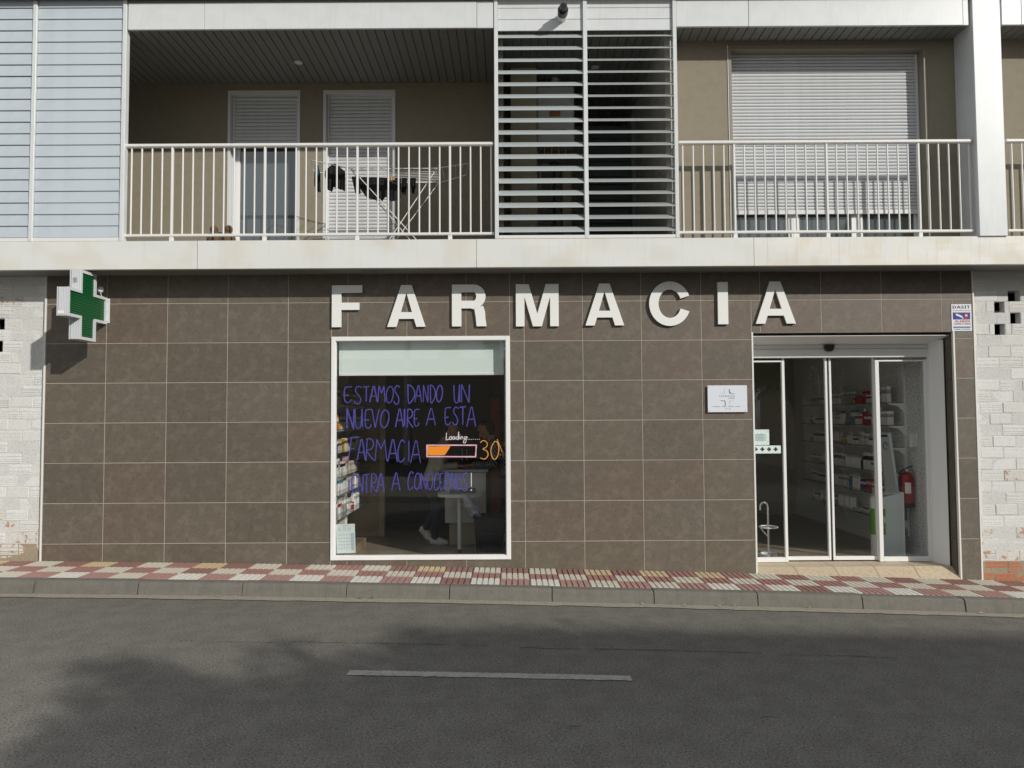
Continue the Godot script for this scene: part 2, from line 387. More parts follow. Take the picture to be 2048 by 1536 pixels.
# ---------------------------------------------------------------- ground
const KZ := 0.825   # back of the kerb
const RZ := 1.125    # edge of the asphalt
func ground() -> void:
	var b := B.new()
	for i in 60:
		var x0 := -60.0 + i * 2.0; var x1 := x0 + 2.0
		for zz in [[RZ - 0.12, 4.0], [4.0, 9.0]]:
			b.quad(Vector3(x0, gy(x0) - 0.128, zz[1]), Vector3(x1, gy(x1) - 0.128, zz[1]), Vector3(x1, gy(x1) - 0.128, zz[0]), Vector3(x0, gy(x0) - 0.128, zz[0]))
	struct("road", b, M.asphalt)
	b = B.new()
	for i in 60:
		var x0 := -60.0 + i * 2.0; var x1 := x0 + 2.0
		b.quad(Vector3(x0, gy(x0) - 0.20, 150), Vector3(x1, gy(x1) - 0.20, 150), Vector3(x1, gy(x1) - 0.20, -40), Vector3(x0, gy(x0) - 0.20, -40))
	struct("ground", b, M.soil)
	# concrete gutter strip, with an uneven edge to the asphalt
	b = B.new()
	var px := -7.0; var pz := RZ
	while px < 7.0:
		var nx := px + 0.11; var nz := RZ + rr(-0.014, 0.014)
		b.quad(Vector3(px, gy(px) - 0.122, pz), Vector3(nx, gy(nx) - 0.122, nz), Vector3(nx, gy(nx) - 0.118, 0.95), Vector3(px, gy(px) - 0.118, 0.95))
		px = nx; pz = nz
	struct("gutter", b, M.gutter)
	# worn centre line: one dash
	b = B.new()
	var n := 60
	for i in n:
		var x0 := lerpf(-1.14, 0.81, float(i) / n); var x1 := lerpf(-1.14, 0.81, float(i + 1) / n)
		var a := Vector3(x0, gy(x0) - 0.124, 3.128 + rr(-0.006, 0.006)); var d := Vector3(x1, gy(x1) - 0.124, 3.128 + rr(-0.006, 0.006))
		b.quad(a, d, Vector3(x1, d.y, 3.03 + rr(-0.006, 0.006)), Vector3(x0, a.y, 3.03 + rr(-0.006, 0.006)))
	var dash := struct("road_marking", b, M.paint)
	# hairline cracks along the paving joint and a few pits
	b = B.new()
	for seg in [[-2.6, -1.9, 2.42], [-1.75, -0.2, 2.40], [0.05, 0.5, 2.44], [0.62, 1.9, 2.43], [2.05, 2.9, 2.46], [0.3, 0.36, 3.9], [1.5, 1.55, 3.7]]:
		var x: float = seg[0]; var z: float = seg[2]
		while x < seg[1]:
			var nx := x + rr(0.03, 0.07); var nz: float = seg[2] + rr(-0.012, 0.012); var hw := rr(0.001, 0.005)
			b.quad(Vector3(x, gy(x) - 0.1265, z + hw), Vector3(nx, gy(nx) - 0.1265, nz + hw), Vector3(nx, gy(nx) - 0.1265, nz - hw), Vector3(x, gy(x) - 0.1265, z - hw))
			x = nx; z = nz
	struct("road_cracks", b, mat(L(0.035, 0.033, 0.03), 0.95))
	# pavement bed and tiles
	var pav := Node3D.new(); pav.name = "pavement"; add_child(pav); pav.set_meta("kind", "structure")
	b = B.new()
	for i in 60:
		var x0 := -60.0 + i * 2.0; var x1 := x0 + 2.0
		var dy := 0.019 if (x0 > -8.5 and x1 < 8.5) else 0.0
		b.quad(Vector3(x0, gy(x0) - dy, KZ), Vector3(x1, gy(x1) - dy, KZ), Vector3(x1, gy(x1) - dy, -0.3), Vector3(x0, gy(x0) - dy, -0.3))
	part("bed", b, M.gutter, pav)
	var tiles := []
	for k in 3:
		b = B.new()
		var w := 0.296 / 5.0
		for i in 5:
			b.off = Vector2(k * 0.37, k * 0.23)
			var x0 := -0.148 + i * w
			b.cuboid(x0 + 0.0068, x0 + w - 0.0068, -0.017, 0.0, -0.136, 0.136, 0.0018)
		b.cuboid(-0.1478, 0.1478, -0.020, -0.0145, -0.1358, 0.1358)
		tiles.append(b.mesh())
	var zr := [[0.004, 0.276], [0.276, 0.551], [0.551, KZ]]
	for row in 3:
		for k in range(-21, 21):
			var cx := -0.13 + 0.30 * (k + 0.5)
			var red := posmod(k + row, 2) == 0
			var m: Material
			if red: m = M.p_red if row == 1 else (M.p_dark if row == 0 else M.p_red_b)
			else: m = M.p_yellow if row == 0 else (M.p_white_b if row == 1 else M.p_white)
			if rng.randf() < 0.18:
				m = (M.p_dark if row else M.p_red) if red else (M.p_white_b if row else M.p_white_b)
			if row == 0 and not red and (cx > 2.9 or rng.randf() < 0.2): m = M.p_white_b
			var o := part("paving_tile", tiles[rng.randi() % 3], m, pav, Vector3(cx + rr(-0.002, 0.002), gy(cx) + rr(-0.0015, 0.0015), (zr[row][0] + zr[row][1]) / 2))
			o.rotation = Vector3(rr(-0.004, 0.004), rr(-0.006, 0.006) + (PI if rng.randf() < 0.5 else 0.0), -atan(0.0257 + 0.0022 * cx))
			if absf(o.rotation.y) > 1.0: o.rotation.z = -o.rotation.z
	# kerb of one-metre stones
	var kerb := Node3D.new(); kerb.name = "kerb"; add_child(kerb); kerb.set_meta("kind", "structure")
	var jx := []
	for px_ in [-350, -140, 70, 278, 486, 694, 899.6, 1104.7, 1307.4, 1514.5, 1723.6, 1928, 2135, 2340]: jx.append(UX(px_, 1190, 0.96))
	var prof := [Vector2(KZ + 0.002, -0.30), Vector2(1.002, -0.30), Vector2(0.995, -0.115), Vector2(0.975, -0.035), Vector2(0.966, -0.014), Vector2(0.952, -0.004), Vector2(0.935, 0.0), Vector2(KZ + 0.002, -0.002)]
	for i in jx.size() - 1:
		b = B.new(); b.off = Vector2(rr(0, 3), rr(0, 3))
		var w: float = jx[i + 1] - jx[i]
		var h := w / 2 - rr(0.003, 0.008)
		for j in prof.size():
			var p: Vector2 = prof[j]; var q: Vector2 = prof[(j + 1) % prof.size()]
			b.quad(Vector3(-h, p.y, p.x), Vector3(h, p.y, p.x), Vector3(h, q.y, q.x), Vector3(-h, q.y, q.x))
		for s in [-1.0, 1.0]:
			var pp := PackedVector2Array()
			for p in prof: pp.append(p)
			var ix := Geometry2D.triangulate_polygon(pp)
			for j in range(0, ix.size(), 3):
				var q := []
				for e in 3: q.append(Vector3(s * h, pp[ix[j + e]].y, pp[ix[j + e]].x))
				if (q[1] - q[0]).cross(q[2] - q[0]).x * s < 0: q.reverse()
				b.tri(q[0], q[1], q[2])
		var cx: float = (jx[i] + jx[i + 1]) / 2
		var o := part("kerb_stone", b, M.kerb, kerb, Vector3(cx, gy(cx) + rr(-0.004, 0.003), rr(-0.004, 0.004)))
		o.rotation.z = -atan(0.0257 + 0.0022 * cx) + rr(-0.002, 0.002)
	part("kerb_bed", sbox(-7.5, 7.5, -0.6, -0.16, KZ + 0.004, 0.96), M.gutter, kerb).rotation.z = -0.0257
	# dry leaves and scraps in the gutter
	for a in [[437, 1201, 0], [1285, 1207, 1], [1370, 1212, 1], [1438, 1216, 0], [1470, 1217, 1], [1620, 1221, 0], [1960, 1229, 1], [720, 1199, 2], [742, 1199, 2]]:
		b = B.new()
		var pts := PackedVector2Array()
		for k in 9: pts.append(Vector2(cos(TAU * k / 9) * rr(0.018, 0.03), sin(TAU * k / 9) * rr(0.008, 0.016)))
		for i in 9:
			var p := pts[i]; var q := pts[(i + 1) % 9]
			b.tri(Vector3(0, 0.004, 0), Vector3(q.x, 0.006 + q.length() * 0.25, -q.y), Vector3(p.x, 0.006 + p.length() * 0.2, -p.y))
		var u := U(a[0], a[1], 1.02)
		solo("dry_leaf", b, mat([L(0.45, 0.32, 0.10), L(0.50, 0.46, 0.38), L(0.10, 0.08, 0.06)][a[2]], 0.8), ["yellow dry leaf lying in the gutter", "pale scrap of dry leaf lying in the gutter below the kerb", "dark curled leaf at the foot of the kerb"][a[2]], "leaf", Vector3(u.x, gy(u.x) - 0.118, 1.02 + rr(-0.02, 0.025)), "dry leaves in the gutter").rotation.y = rr(0, 6)

# ---------------------------------------------------------------- tiled shopfront
var tile_top := 3.30
var win: Rect2      # shop window opening (x, y from bottom)
var dor: Rect2      # door opening
func sub(rs: Array, h: Rect2) -> Array: # rectangles without the hole
	var out := []
	for r in rs:
		if not r.intersects(h):
			out.append(r); continue
		var a: Rect2 = r.intersection(h)
		if a.position.x > r.position.x + 0.004: out.append(Rect2(r.position.x, r.position.y, a.position.x - r.position.x, r.size.y))
		if a.end.x < r.end.x - 0.004: out.append(Rect2(a.end.x, r.position.y, r.end.x - a.end.x, r.size.y))
		if a.position.y > r.position.y + 0.004: out.append(Rect2(a.position.x, r.position.y, a.size.x, a.position.y - r.position.y))
		if a.end.y < r.end.y - 0.004: out.append(Rect2(a.position.x, a.end.y, a.size.x, r.end.y - a.end.y))
	return out
func wall_tile(r: Rect2, parent: Node) -> void:
	var b := B.new(); b.off = Vector2(rr(0, 5), rr(0, 5))
	b.box(Vector3.ZERO, Vector3(r.size.x - 0.0065, r.size.y - 0.0065, 0.012), 0.001)
	var c := r.get_center()
	var o := part("wall_tile", b, [M.tile, M.tile_b, M.tile_c, M.tile_d][rng.randi() % 4], parent, Vector3(c.x, c.y, -0.006 + rr(-0.0006, 0.0006)))
	o.rotation = Vector3(rr(-0.0012, 0.0012), rr(-0.0012, 0.0012), 0)
func shopfront() -> void:
	var x_l := UX(94, 607); var x_r := UX(1944, 605)
	var wl := UX(662, 890); var wr := UX(1020.5, 890)
	win = Rect2(wl, UY(840, 1119.5), wr - wl, UY(840, 673) - UY(840, 1119.5))
	var dl := UX(1507, 850); var dr := UX(1913.5, 850)
	dor = Rect2(dl, -1.0, dr - dl, UY(1700, 664.5) + 1.0)
	var cols := [x_l]
	for p in [[212.5, 686], [334.4, 686], [456, 607], [577, 606], [696, 605.3], [814, 604.7], [932, 604], [1048, 603.4], [1165, 602.8], [1282, 602.1], [1402.5, 640], [1520, 600.8], [1642, 600.1], [1763, 599.5], [1883, 598.8]]: cols.append(UX(p[0], p[1]))
	cols.append(x_r)
	var f := thing("shopfront_wall", "shopfront wall clad in large brown ceramic tiles with pale joints", "wall", Vector3.ZERO)
	# grout bed behind the tiles (a slab with the two openings) and the masonry behind it
	for r in sub(sub([Rect2(x_l, -0.6, x_r - x_l, tile_top + 0.6)], win), dor):
		part("grout_bed", sbox(r.position.x, r.end.x, r.position.y, r.end.y, -0.20, -0.0022), M.grout, f)
	var cut := UX(1019, 620)
	for i in cols.size() - 1:
		for k in range(-1, 7):
			var yt := 2.974 - 0.443 * k; var yb := yt - 0.443
			yt = minf(yt, tile_top)
			if yb > tile_top: continue
			var lo: float = gy((cols[i] + cols[i + 1]) / 2) - 0.03
			yb = maxf(yb, lo)
			if k == 6: yb = lo
			if yt - yb < 0.02: continue
			var rs := [Rect2(cols[i], yb, cols[i + 1] - cols[i], yt - yb)]
			if cols[i] < cut and cols[i + 1] > cut and (yb >= win.end.y - 0.05 or yt <= win.position.y + 0.2):
				rs = [Rect2(cols[i], yb, cut - cols[i], yt - yb), Rect2(cut, yb, cols[i + 1] - cut, yt - yb)]
			for r in sub(sub(rs, win.grow(0.002)), dor): wall_tile(r, f)
	# white edge strips
	part("edge_trim", sbox(x_l - 0.022, x_l - 0.004, -0.3, tile_top, -0.1, 0.006, 0.002), M.trim, f)
	part("edge_trim", sbox(x_r + 0.002, x_r + 0.022, -0.5, tile_top, -0.1, 0.006, 0.002), M.trim, f)
	part("edge_trim", sbox(dl - 0.006, dl + 0.014, -0.4, dor.end.y + 0.006, -0.12, 0.005, 0.002), M.trim, f)
	part("edge_trim", sbox(dr - 0.014, dr + 0.006, -0.5, dor.end.y + 0.006, -0.03, 0.005, 0.002), M.trim, f)
	# door reveal on the right: a tiled return, then the white jamb
	for k in range(0, 7):
		var yt := minf(2.974 - 0.443 * k, dor.end.y); var yb := 2.974 - 0.443 * (k + 1)
		if yt - yb < 0.05: continue
		var b := B.new(); b.off = Vector2(rr(0, 5), rr(0, 5))
		b.box(Vector3.ZERO, Vector3(0.012, yt - yb - 0.004, 0.098), 0.001)
		part("wall_tile", b, M.tile_b, f, Vector3(dr - 0.020, (yt + yb) / 2, -0.082))
	part("lintel", sbox(dl, dr, dor.end.y, dor.end.y + 0.4, -0.6, -0.20), M.white, f)

# ---------------------------------------------------------------- painted hollow-brick walls left and right
func brick_wall(x0: float, x1: float, zf: float, label: String, holes: Array, raw_rows: int, phase: float, fill_edge: float) -> void:
	var t := thing("brick_wall", label, "wall")
	var top := 3.27
	var core := B.new()
	core.cuboid(x0, x1, -1.0, top, zf - 1.5, zf - 1.4)
	core.cuboid(x0, x0 + 0.06, -1.0, top, zf - 1.399, zf - 0.02)
	core.cuboid(x1 - 0.06, x1, -1.0, top, zf - 1.399, zf - 0.097)
	part("cavity_wall", core, M.concrete, t)
	# mortar bed leaves the missing half bricks open
	var rows := 29
	var y0 := 3.20 - rows * 0.1255
	var cache := {}
	var mort := B.new(); var mort_raw := B.new()
	for r in rows + 1:
		var yb := y0 + r * 0.1255
		var lo := gy((x0 + x1) / 2) - 0.05
		if yb + 0.1255 < lo: continue
		var x := x0 - fmod(r * 0.5 + phase, 1.0) * 0.255 + rr(-0.02, 0.02)
		var raw: bool = yb + 0.06 < gy((x0 + x1) / 2) + 0.125 * raw_rows
		while x < x1:
			var a := maxf(x, x0); var e := minf(x + 0.255, x1)
			x += 0.255
			if e - a < 0.03: continue
			var segs := [[a, e]]
			var hole := false
			for h in holes:
				if h.y > yb and h.y < yb + 0.1255 and h.x + 0.06 > a and h.x - 0.06 < e:
					segs = []
					if h.x - 0.06 - a > 0.03: segs.append([a, h.x - 0.06])
					if e - h.x - 0.06 > 0.03: segs.append([h.x + 0.06, e])
			for s in segs:
				var w: float = s[1] - s[0]
				var mm := mort_raw if raw else mort
				mm.cuboid(s[0] - 0.001, s[1] + 0.001, yb, yb + 0.1255, zf - 0.095, zf - rr(0.001, 0.005))
				var key := int(round(w * 200))
				var smooth := rng.randf() < 0.36
				var b := B.new(); b.off = Vector2(rr(0, 4), rr(0, 4))
				var bw := w - rr(0.008, 0.018); var bh := 0.1255 - rr(0.008, 0.016)
				if smooth or bw < 0.09: b.box(Vector3.ZERO, Vector3(bw, bh, 0.03), 0.004)
				else: # keyed face: bands parted by grooves
					var n := 6
					var gaps := [1, 2, 4] if rng.randf() < 0.6 else [1, 2, 3, 4]
					var start := 0
					var band := bh / n
					for q in range(1, n + 1):
						if q == n or q in gaps:
							var ya := -bh / 2 + start * band + (0.0021 if start > 0 else 0.0); var yz := -bh / 2 + q * band - (0.0021 if q < n else 0.0)
							b.cuboid(-bw / 2, bw / 2, ya, yz, -0.015, 0.015, 0.0025)
							start = q
					b.cuboid(-bw / 2 + 0.003, bw / 2 - 0.003, -bh / 2 + 0.003, bh / 2 - 0.003, -0.016, 0.006)
				var m: Material = M.brick if rng.randf() < 0.6 else M.brick_b
				if raw: m = M.brick_raw if raw_rows > 1 else M.brick_worn
				elif yb < gy((x0 + x1) / 2) + 0.125 * (raw_rows + 3) and rng.randf() < 0.5: m = M.brick_worn
				elif rng.randf() < 0.04: m = M.brick_worn
				var o := part("brick", b, m, t, Vector3((s[0] + s[1]) / 2, yb + 0.063 + rr(-0.002, 0.002), zf - 0.015 + rr(-0.005, 0.003)))
				o.rotation = Vector3(rr(-0.02, 0.02), rr(-0.015, 0.015), rr(-0.012, 0.012))
	part("mortar", mort, M.mortar, t).set_meta("kind", "stuff")
	if raw_rows > 0 and mort_raw.v.size() > 0: part("mortar", mort_raw, M.mortar_raw, t).set_meta("kind", "stuff")
	# smeared strip of plaster against the tiles
	var pl := B.new()
	var yy := gy((x0 + x1) / 2) - 0.1
	var ex := fill_edge
	var dirn := signf(ex - (x0 + x1) / 2)
	var pw := 0.08
	while yy < top:
		var nw := clampf(pw + rr(-0.05, 0.05), 0.03, 0.15)
		var ny := yy + 0.09
		var za := zf + rr(0.001, 0.004)
		pl.quad(Vector3(ex, yy, zf + 0.004), Vector3(ex - dirn * pw, yy, zf - 0.014), Vector3(ex - dirn * nw, ny, zf - 0.014), Vector3(ex, ny, zf + 0.004))
		pw = nw; yy = ny
	part("plaster_strip", pl, M.mortar, t)
	if raw_rows == 1: # sandy mortar skirt at the foot
		var sk := B.new()
		var sx := x0
		var sh := 0.10
		while sx < x1 - 0.001:
			var nx := minf(sx + 0.07, x1); var nh := clampf(sh + rr(-0.03, 0.035) + (0.02 if nx > x1 - 0.25 else 0.0), 0.05, 0.30)
			sk.quad(Vector3(sx, gy(sx) - 0.1, zf + 0.012), Vector3(nx, gy(nx) - 0.1, zf + 0.012), Vector3(nx, gy(nx) + nh, zf - 0.004), Vector3(sx, gy(sx) + sh, zf - 0.004))
			sx = nx; sh = nh
		part("mortar_skirt", sk, M.mortar_raw, t)
func brick_walls() -> void:
	var xl := UX(94, 607) - 0.022; var xr := UX(1944, 605) + 0.022
	var hl := [Vector2(UX(0, 640, -0.05), UY(0, 640, -0.05)), Vector2(UX(-4, 684, -0.05), UY(0, 684, -0.05))]
	var hr := []
	for p in [[2025, 592], [1998, 615], [2030, 638], [1999, 660]]: hr.append(Vector2(UX(p[0], p[1], -0.05), UY(p[0], p[1], -0.05)))
	brick_wall(-7.6, xl, -0.04, "white painted hollow brick wall beside the pharmacy cross, orange brick bare at its foot", hl, 1, 0.2, xl)
	brick_wall(xr, 7.6, -0.04, "white painted hollow brick wall beside the alarm sign, with half bricks missing", hr, 2, 0.35, xr)

# ---------------------------------------------------------------- first floor
const FZ := 0.385
const SLAB0 := 3.285
const SLAB1 := 3.588
const CEIL := 5.90
const BACKL := -0.95
const BACKR := 0.05
var bld: Node3D
func pierced(parent: Node, called: String, r: Rect2, holes: Array, z0: float, z1: float, m: Material) -> void:
	var rs := [r]
	for h in holes: rs = sub(rs, h)
	var b := B.new()
	for q in rs: b.cuboid(q.position.x, q.end.x, q.position.y, q.end.y, z0, z1)
	part(called, b, m, parent)
func storey() -> void:
	bld = thing("apartment_building", "first floor of an apartment building with white metal fascias, tan loggias and a white pillar", "building")
	var px0 := UX(988, 300, 0.36); var px2 := UX(1354.7, 300, 0.36)
	# slab between shop and flat, its dark soffit and sheet-metal fascia
	part("slab", sbox(-8.2, 8.2, SLAB0 + 0.02, SLAB1 - 0.03, -6.2, FZ - 0.03), M.render, bld)
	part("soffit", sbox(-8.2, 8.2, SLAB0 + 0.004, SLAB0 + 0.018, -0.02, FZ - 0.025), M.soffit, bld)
	var fx := [-8.2, UX(394.7, 510, FZ), UX(953, 508, FZ), UX(1508, 503, FZ), 8.2]
	for i in 4:
		var b := B.new(); b.off = Vector2(i * 0.77, i * 0.41)
		var n := 24
		var a: float = fx[i] + 0.002; var e: float = fx[i + 1] - 0.002
		for k in n: # sheet that is not quite flat
			var u0 := float(k) / n; var u1 := float(k + 1) / n
			var xa := lerpf(a, e, u0); var xb := lerpf(a, e, u1)
			for j in 4:
				var ya := lerpf(SLAB0, SLAB1, j / 4.0); var yb := lerpf(SLAB0, SLAB1, (j + 1) / 4.0)
				var q := []
				for p in [[xa, ya], [xb, ya], [xb, yb], [xa, yb]]:
					var w := sin(p[0] * 2.3 + 1.0) * 0.0025 + sin(p[0] * 5.1 + p[1] * 7.0) * 0.0018
					w *= sin(PI * clampf((p[1] - SLAB0) / (SLAB1 - SLAB0), 0, 1))
					q.append(Vector3(p[0], p[1], FZ + w))
				b.quad(q[0], q[1], q[2], q[3])
		b.quad(Vector3(a, SLAB0, FZ - 0.06), Vector3(e, SLAB0, FZ - 0.06), Vector3(e, SLAB0, FZ), Vector3(a, SLAB0, FZ))
		b.quad(Vector3(a, SLAB1, FZ), Vector3(e, SLAB1, FZ), Vector3(e, SLAB1, FZ - 0.10), Vector3(a, SLAB1, FZ - 0.10))
		part("fascia_panel", b, M.fascia if i < 3 else M.fascia_b, bld)
	# loggia floors
	part("loggia_floor", sbox(-8.2, 8.2, SLAB1 - 0.06, SLAB1 - 0.02, -2.6, FZ - 0.11), M.gutter, bld)
	# left loggia walls
	var w1 := Rect2(UX(455, 300, BACKL), SLAB1 - 0.1, UX(600, 300, BACKL) - UX(455, 300, BACKL), UY(530, 181, BACKL) - SLAB1 + 0.1)
	var w2 := Rect2(UX(646, 300, BACKL), SLAB1 - 0.1, UX(791, 300, BACKL) - UX(646, 300, BACKL), UY(720, 180, BACKL) - SLAB1 + 0.1)
	pierced(bld, "loggia_wall", Rect2(-8.2, SLAB1 - 0.1, 8.2 + px0 + 0.05, 2.9), [w1, w2], BACKL - 0.22, BACKL, M.render)
	part("loggia_wall", sbox(px0 + 0.012, px0 + 0.10, SLAB1 - 0.06, 6.3, BACKL, 0.28), M.render, bld)
	# right loggia walls
	var w3 := Rect2(UX(1459.5, 300, BACKR), SLAB1 - 0.1, UX(1858, 300, BACKR) - UX(1459.5, 300, BACKR), UY(1650, 90, BACKR) - SLAB1 + 0.1)
	pierced(bld, "loggia_wall", Rect2(px2 - 0.06, SLAB1 - 0.1, 8.2 - px2 + 0.06, 2.9), [w3], BACKR - 0.25, BACKR, M.render)
	part("loggia_wall", sbox(px2 - 0.10, px2 - 0.012, SLAB1 - 0.06, 6.3, -2.4, BACKR + 0.2), M.plaster, bld)
	part("loggia_wall", sbox(px0, px2, SLAB1 - 0.06, 6.3, -2.55, -2.4), M.plaster, bld)
	part("room_shell", sbox(-8.2, 8.2, SLAB1 - 0.1, 6.4, -6.2, -6.0), M.plaster, bld)
	# boarded ceilings
	var bw := 0.0985
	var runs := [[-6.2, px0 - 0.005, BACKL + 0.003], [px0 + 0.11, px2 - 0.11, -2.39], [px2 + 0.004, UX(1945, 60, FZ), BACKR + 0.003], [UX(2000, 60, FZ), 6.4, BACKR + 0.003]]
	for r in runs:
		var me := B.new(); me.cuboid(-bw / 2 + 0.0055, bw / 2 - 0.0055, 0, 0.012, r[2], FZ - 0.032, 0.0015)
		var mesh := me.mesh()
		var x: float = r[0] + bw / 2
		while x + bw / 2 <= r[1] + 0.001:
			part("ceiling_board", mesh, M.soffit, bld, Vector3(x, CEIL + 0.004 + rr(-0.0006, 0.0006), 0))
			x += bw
	part("upper_slab", sbox(-8.2, 8.2, CEIL + 0.024, 6.6, -6.2, FZ - 0.03), M.concrete, bld)
	# top fascias
	for r in [[UX(256, 30, FZ), UX(408.5, 30, FZ)], [UX(408.5, 30, FZ), UX(953.5, 30, FZ)], [UX(953.5, 30, FZ), px0], [px2 + 0.004, UX(1497, 30, FZ)], [UX(1497, 30, FZ), UX(1926, 30, FZ)], [UX(1926, 30, FZ), UX(1937.5, 30, FZ)], [UX(2003, 30, FZ), UX(2043, 30, FZ)], [UX(2043, 30, FZ), 8.2]]:
		var b := B.new(); b.off = Vector2(rr(0, 3), rr(0, 3))
		b.cuboid(r[0] + 0.002, r[1] - 0.002, CEIL, 6.195, FZ - 0.03, FZ - (0.004 if r[1] - r[0] < 0.2 else 0.0), 0.003)
		part("fascia_panel", b, M.sheet, bld)
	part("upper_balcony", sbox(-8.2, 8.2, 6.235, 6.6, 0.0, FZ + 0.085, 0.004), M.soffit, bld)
	# white pillar
	var b := B.new()
	b.cuboid(UX(1942.8, 0, 0.40), UX(1999, 0, 0.40), SLAB1 - 0.004, 6.232, BACKR + 0.002, 0.405, 0.006)
	part("pillar", b, M.sheet, bld)
	loggia_window(w1, BACKL, 0.055, UY(530, 291, BACKL), 0.046, "glazed balcony door with its shutter half down, left of the laundry", "half lowered grey roller shutter above the glazed balcony door", 1)
	loggia_window(w2, BACKL, 0.055, SLAB1 + 0.02, 0.046, "balcony door hidden by a closed shutter behind the laundry rack", "fully closed grey roller shutter behind the laundry rack", 1)
	loggia_window(w3, BACKR, 0.10, UY(1650, 427, BACKR - 0.1), 0.0385, "wide balcony window with white frame showing below its lowered shutter", "wide bright roller shutter nearly closed over the balcony window", 3)
func loggia_window(r: Rect2, zw: float, deep: float, ybot: float, pitch: float, wl: String, sl: String, leaves: int) -> void:
	var y0 := SLAB1 - 0.02
	var w := thing("balcony_window", wl, "window", Vector3(r.get_center().x, y0, zw), "balcony windows behind shutters")
	var hw := r.size.x / 2
	var top := r.end.y - y0
	var zf := -deep
	# outer frame proud of the wall, lining the reveal
	var fm: Material = M.alu if leaves == 1 else mat(L(0.24, 0.215, 0.17), 0.6)
	if leaves > 1: part("corner_bead", sbox(-hw - 0.008, -hw - 0.001, 0, top, -0.01, 0.010, 0.001), M.white, w)
	for s in [-1.0, 1.0]: part("jamb", sbox(s * hw - s * 0.001, s * (hw - 0.035), 0, top - 0.001, zf - 0.08, 0.008, 0.002), fm, w)
	part("head", sbox(-hw + 0.036, hw - 0.036, top - 0.05, top - 0.001, zf - 0.08, 0.008, 0.002), fm, w)
	# sashes
	var zi := zf - 0.075
	var iw := hw - 0.036
	for k in leaves:
		var a := -iw + 2 * iw * k / leaves; var e := -iw + 2 * iw * (k + 1) / leaves
		var s := part("sash", sbox(a, a + 0.075, 0.02, top - 0.06, zi - 0.05, zi, 0.004), M.white, w)
		var sb := B.new()
		sb.cuboid(e - 0.055, e, 0.02, top - 0.06, zi - 0.05, zi, 0.004)
		sb.cuboid(a + 0.076, e - 0.056, 0.02, 0.09 if k == 0 else 0.13, zi - 0.05, zi, 0.004)
		part("rail", sb, M.white, s)
		part("pane", sbox(a + 0.076, e - 0.056, 0.09, top - 0.06, zi - 0.03, zi - 0.022), M.glass_dark, w)
	var sh := thing("roller_shutter", sl, "shutter", Vector3(r.get_center().x, y0, zw), "roller shutters of the balconies")
	var b := B.new()
	var sw := iw - 0.025
	var prof := [Vector2(zf - 0.040, 0.003), Vector2(zf - 0.031, 0.0035), Vector2(zf - 0.025, pitch * 0.45), Vector2(zf - 0.030, pitch - 0.0038), Vector2(zf - 0.040, pitch - 0.003)]
	for i in 5:
		var p: Vector2 = prof[i]; var q: Vector2 = prof[(i + 1) % 5]
		b.quad(Vector3(-sw, p.y, p.x), Vector3(sw, p.y, p.x), Vector3(sw, q.y, q.x), Vector3(-sw, q.y, q.x))
	var mesh := b.mesh()
	var y := ybot - y0
	part("bottom_bar", sbox(-sw, sw, y, y + 0.05, zf - 0.045, zf - 0.024, 0.003), M.alu, sh)
	y += 0.052
	while y < top - 0.055:
		part("shutter_slat", mesh, M.shutter, sh, Vector3(0, y, rr(-0.0006, 0.0006)))
		y += pitch
	for s in [-1.0, 1.0]: part("guide_rail", sbox(s * (iw - 0.001), s * (sw + 0.001), 0.01, top - 0.052, zf - 0.05, zf - 0.012, 0.002), M.alu, sh)

func railing(xa: float, xb: float, first: float, step: float, count: int, post0: int, label: String) -> void:
	var z := 0.335
	var yt1 := UY(620, 287, z); var yt0 := UY(620, 294.2, z)
	var yb1 := UY(620, 467, z); var yb0 := UY(620, 472, z)
	var t := thing("balcony_railing", label, "railing", Vector3(0, SLAB1, z), "white balcony railings")
	var dy := -SLAB1
	part("top_rail", sbox(xa, xb, yt0 + dy, yt1 + dy, -0.028, 0.028, 0.011), M.rail, t)
	part("bottom_rail", sbox(xa, xb, yb0 + dy, yb1 + dy, -0.018, 0.018, 0.004), M.rail, t)
	var bm := B.new(); bm.box(Vector3(0, (yt0 + yb1) / 2 + dy, 0), Vector3(0.017, yt0 - yb1 + 0.004, 0.017), 0.005)
	var bmesh := bm.mesh()
	var pm := B.new()
	pm.box(Vector3(0, (yt0 + yb1) / 2 + dy, 0), Vector3(0.024, yt0 - yb1 + 0.004, 0.036), 0.005)
	pm.box(Vector3(0, (yb0 + dy) / 2, 0), Vector3(0.045, yb0 + dy, 0.03), 0.004)
	var pmesh := pm.mesh()
	for i in count:
		var x := UX(first + step * i, 380, z)
		if x > xb - 0.005 or x < xa: continue
		var post := posmod(i - post0, 9) == 0
		part("post" if post else "baluster", pmesh if post else bmesh, M.rail, t, Vector3(x + rr(-0.0015, 0.0015), 0, 0))
func lens_blade(w: float, th: float, len_: float) -> ArrayMesh: # aerofoil louvre blade along x
	var b := B.new()
	var n := 10
	var pts := []
	for i in n:
		var a := TAU * i / n
		pts.append(Vector2(cos(a) * w / 2, sin(a) * th / 2))
	for i in n:
		var p: Vector2 = pts[i]; var q: Vector2 = pts[(i + 1) % n]
		b.quad(Vector3(len_ / 2, p.y, p.x), Vector3(-len_ / 2, p.y, p.x), Vector3(-len_ / 2, q.y, q.x), Vector3(len_ / 2, q.y, q.x))
	for s in [-1.0, 1.0]:
		for i in range(1, n - 1):
			var a := Vector3(s * len_ / 2, pts[0].y, pts[0].x); var e := Vector3(s * len_ / 2, pts[i].y, pts[i].x); var d := Vector3(s * len_ / 2, pts[i + 1].y, pts[i + 1].x)
			if s < 0: b.tri(a, e, d)
			else: b.tri(a, d, e)
	return b.mesh()
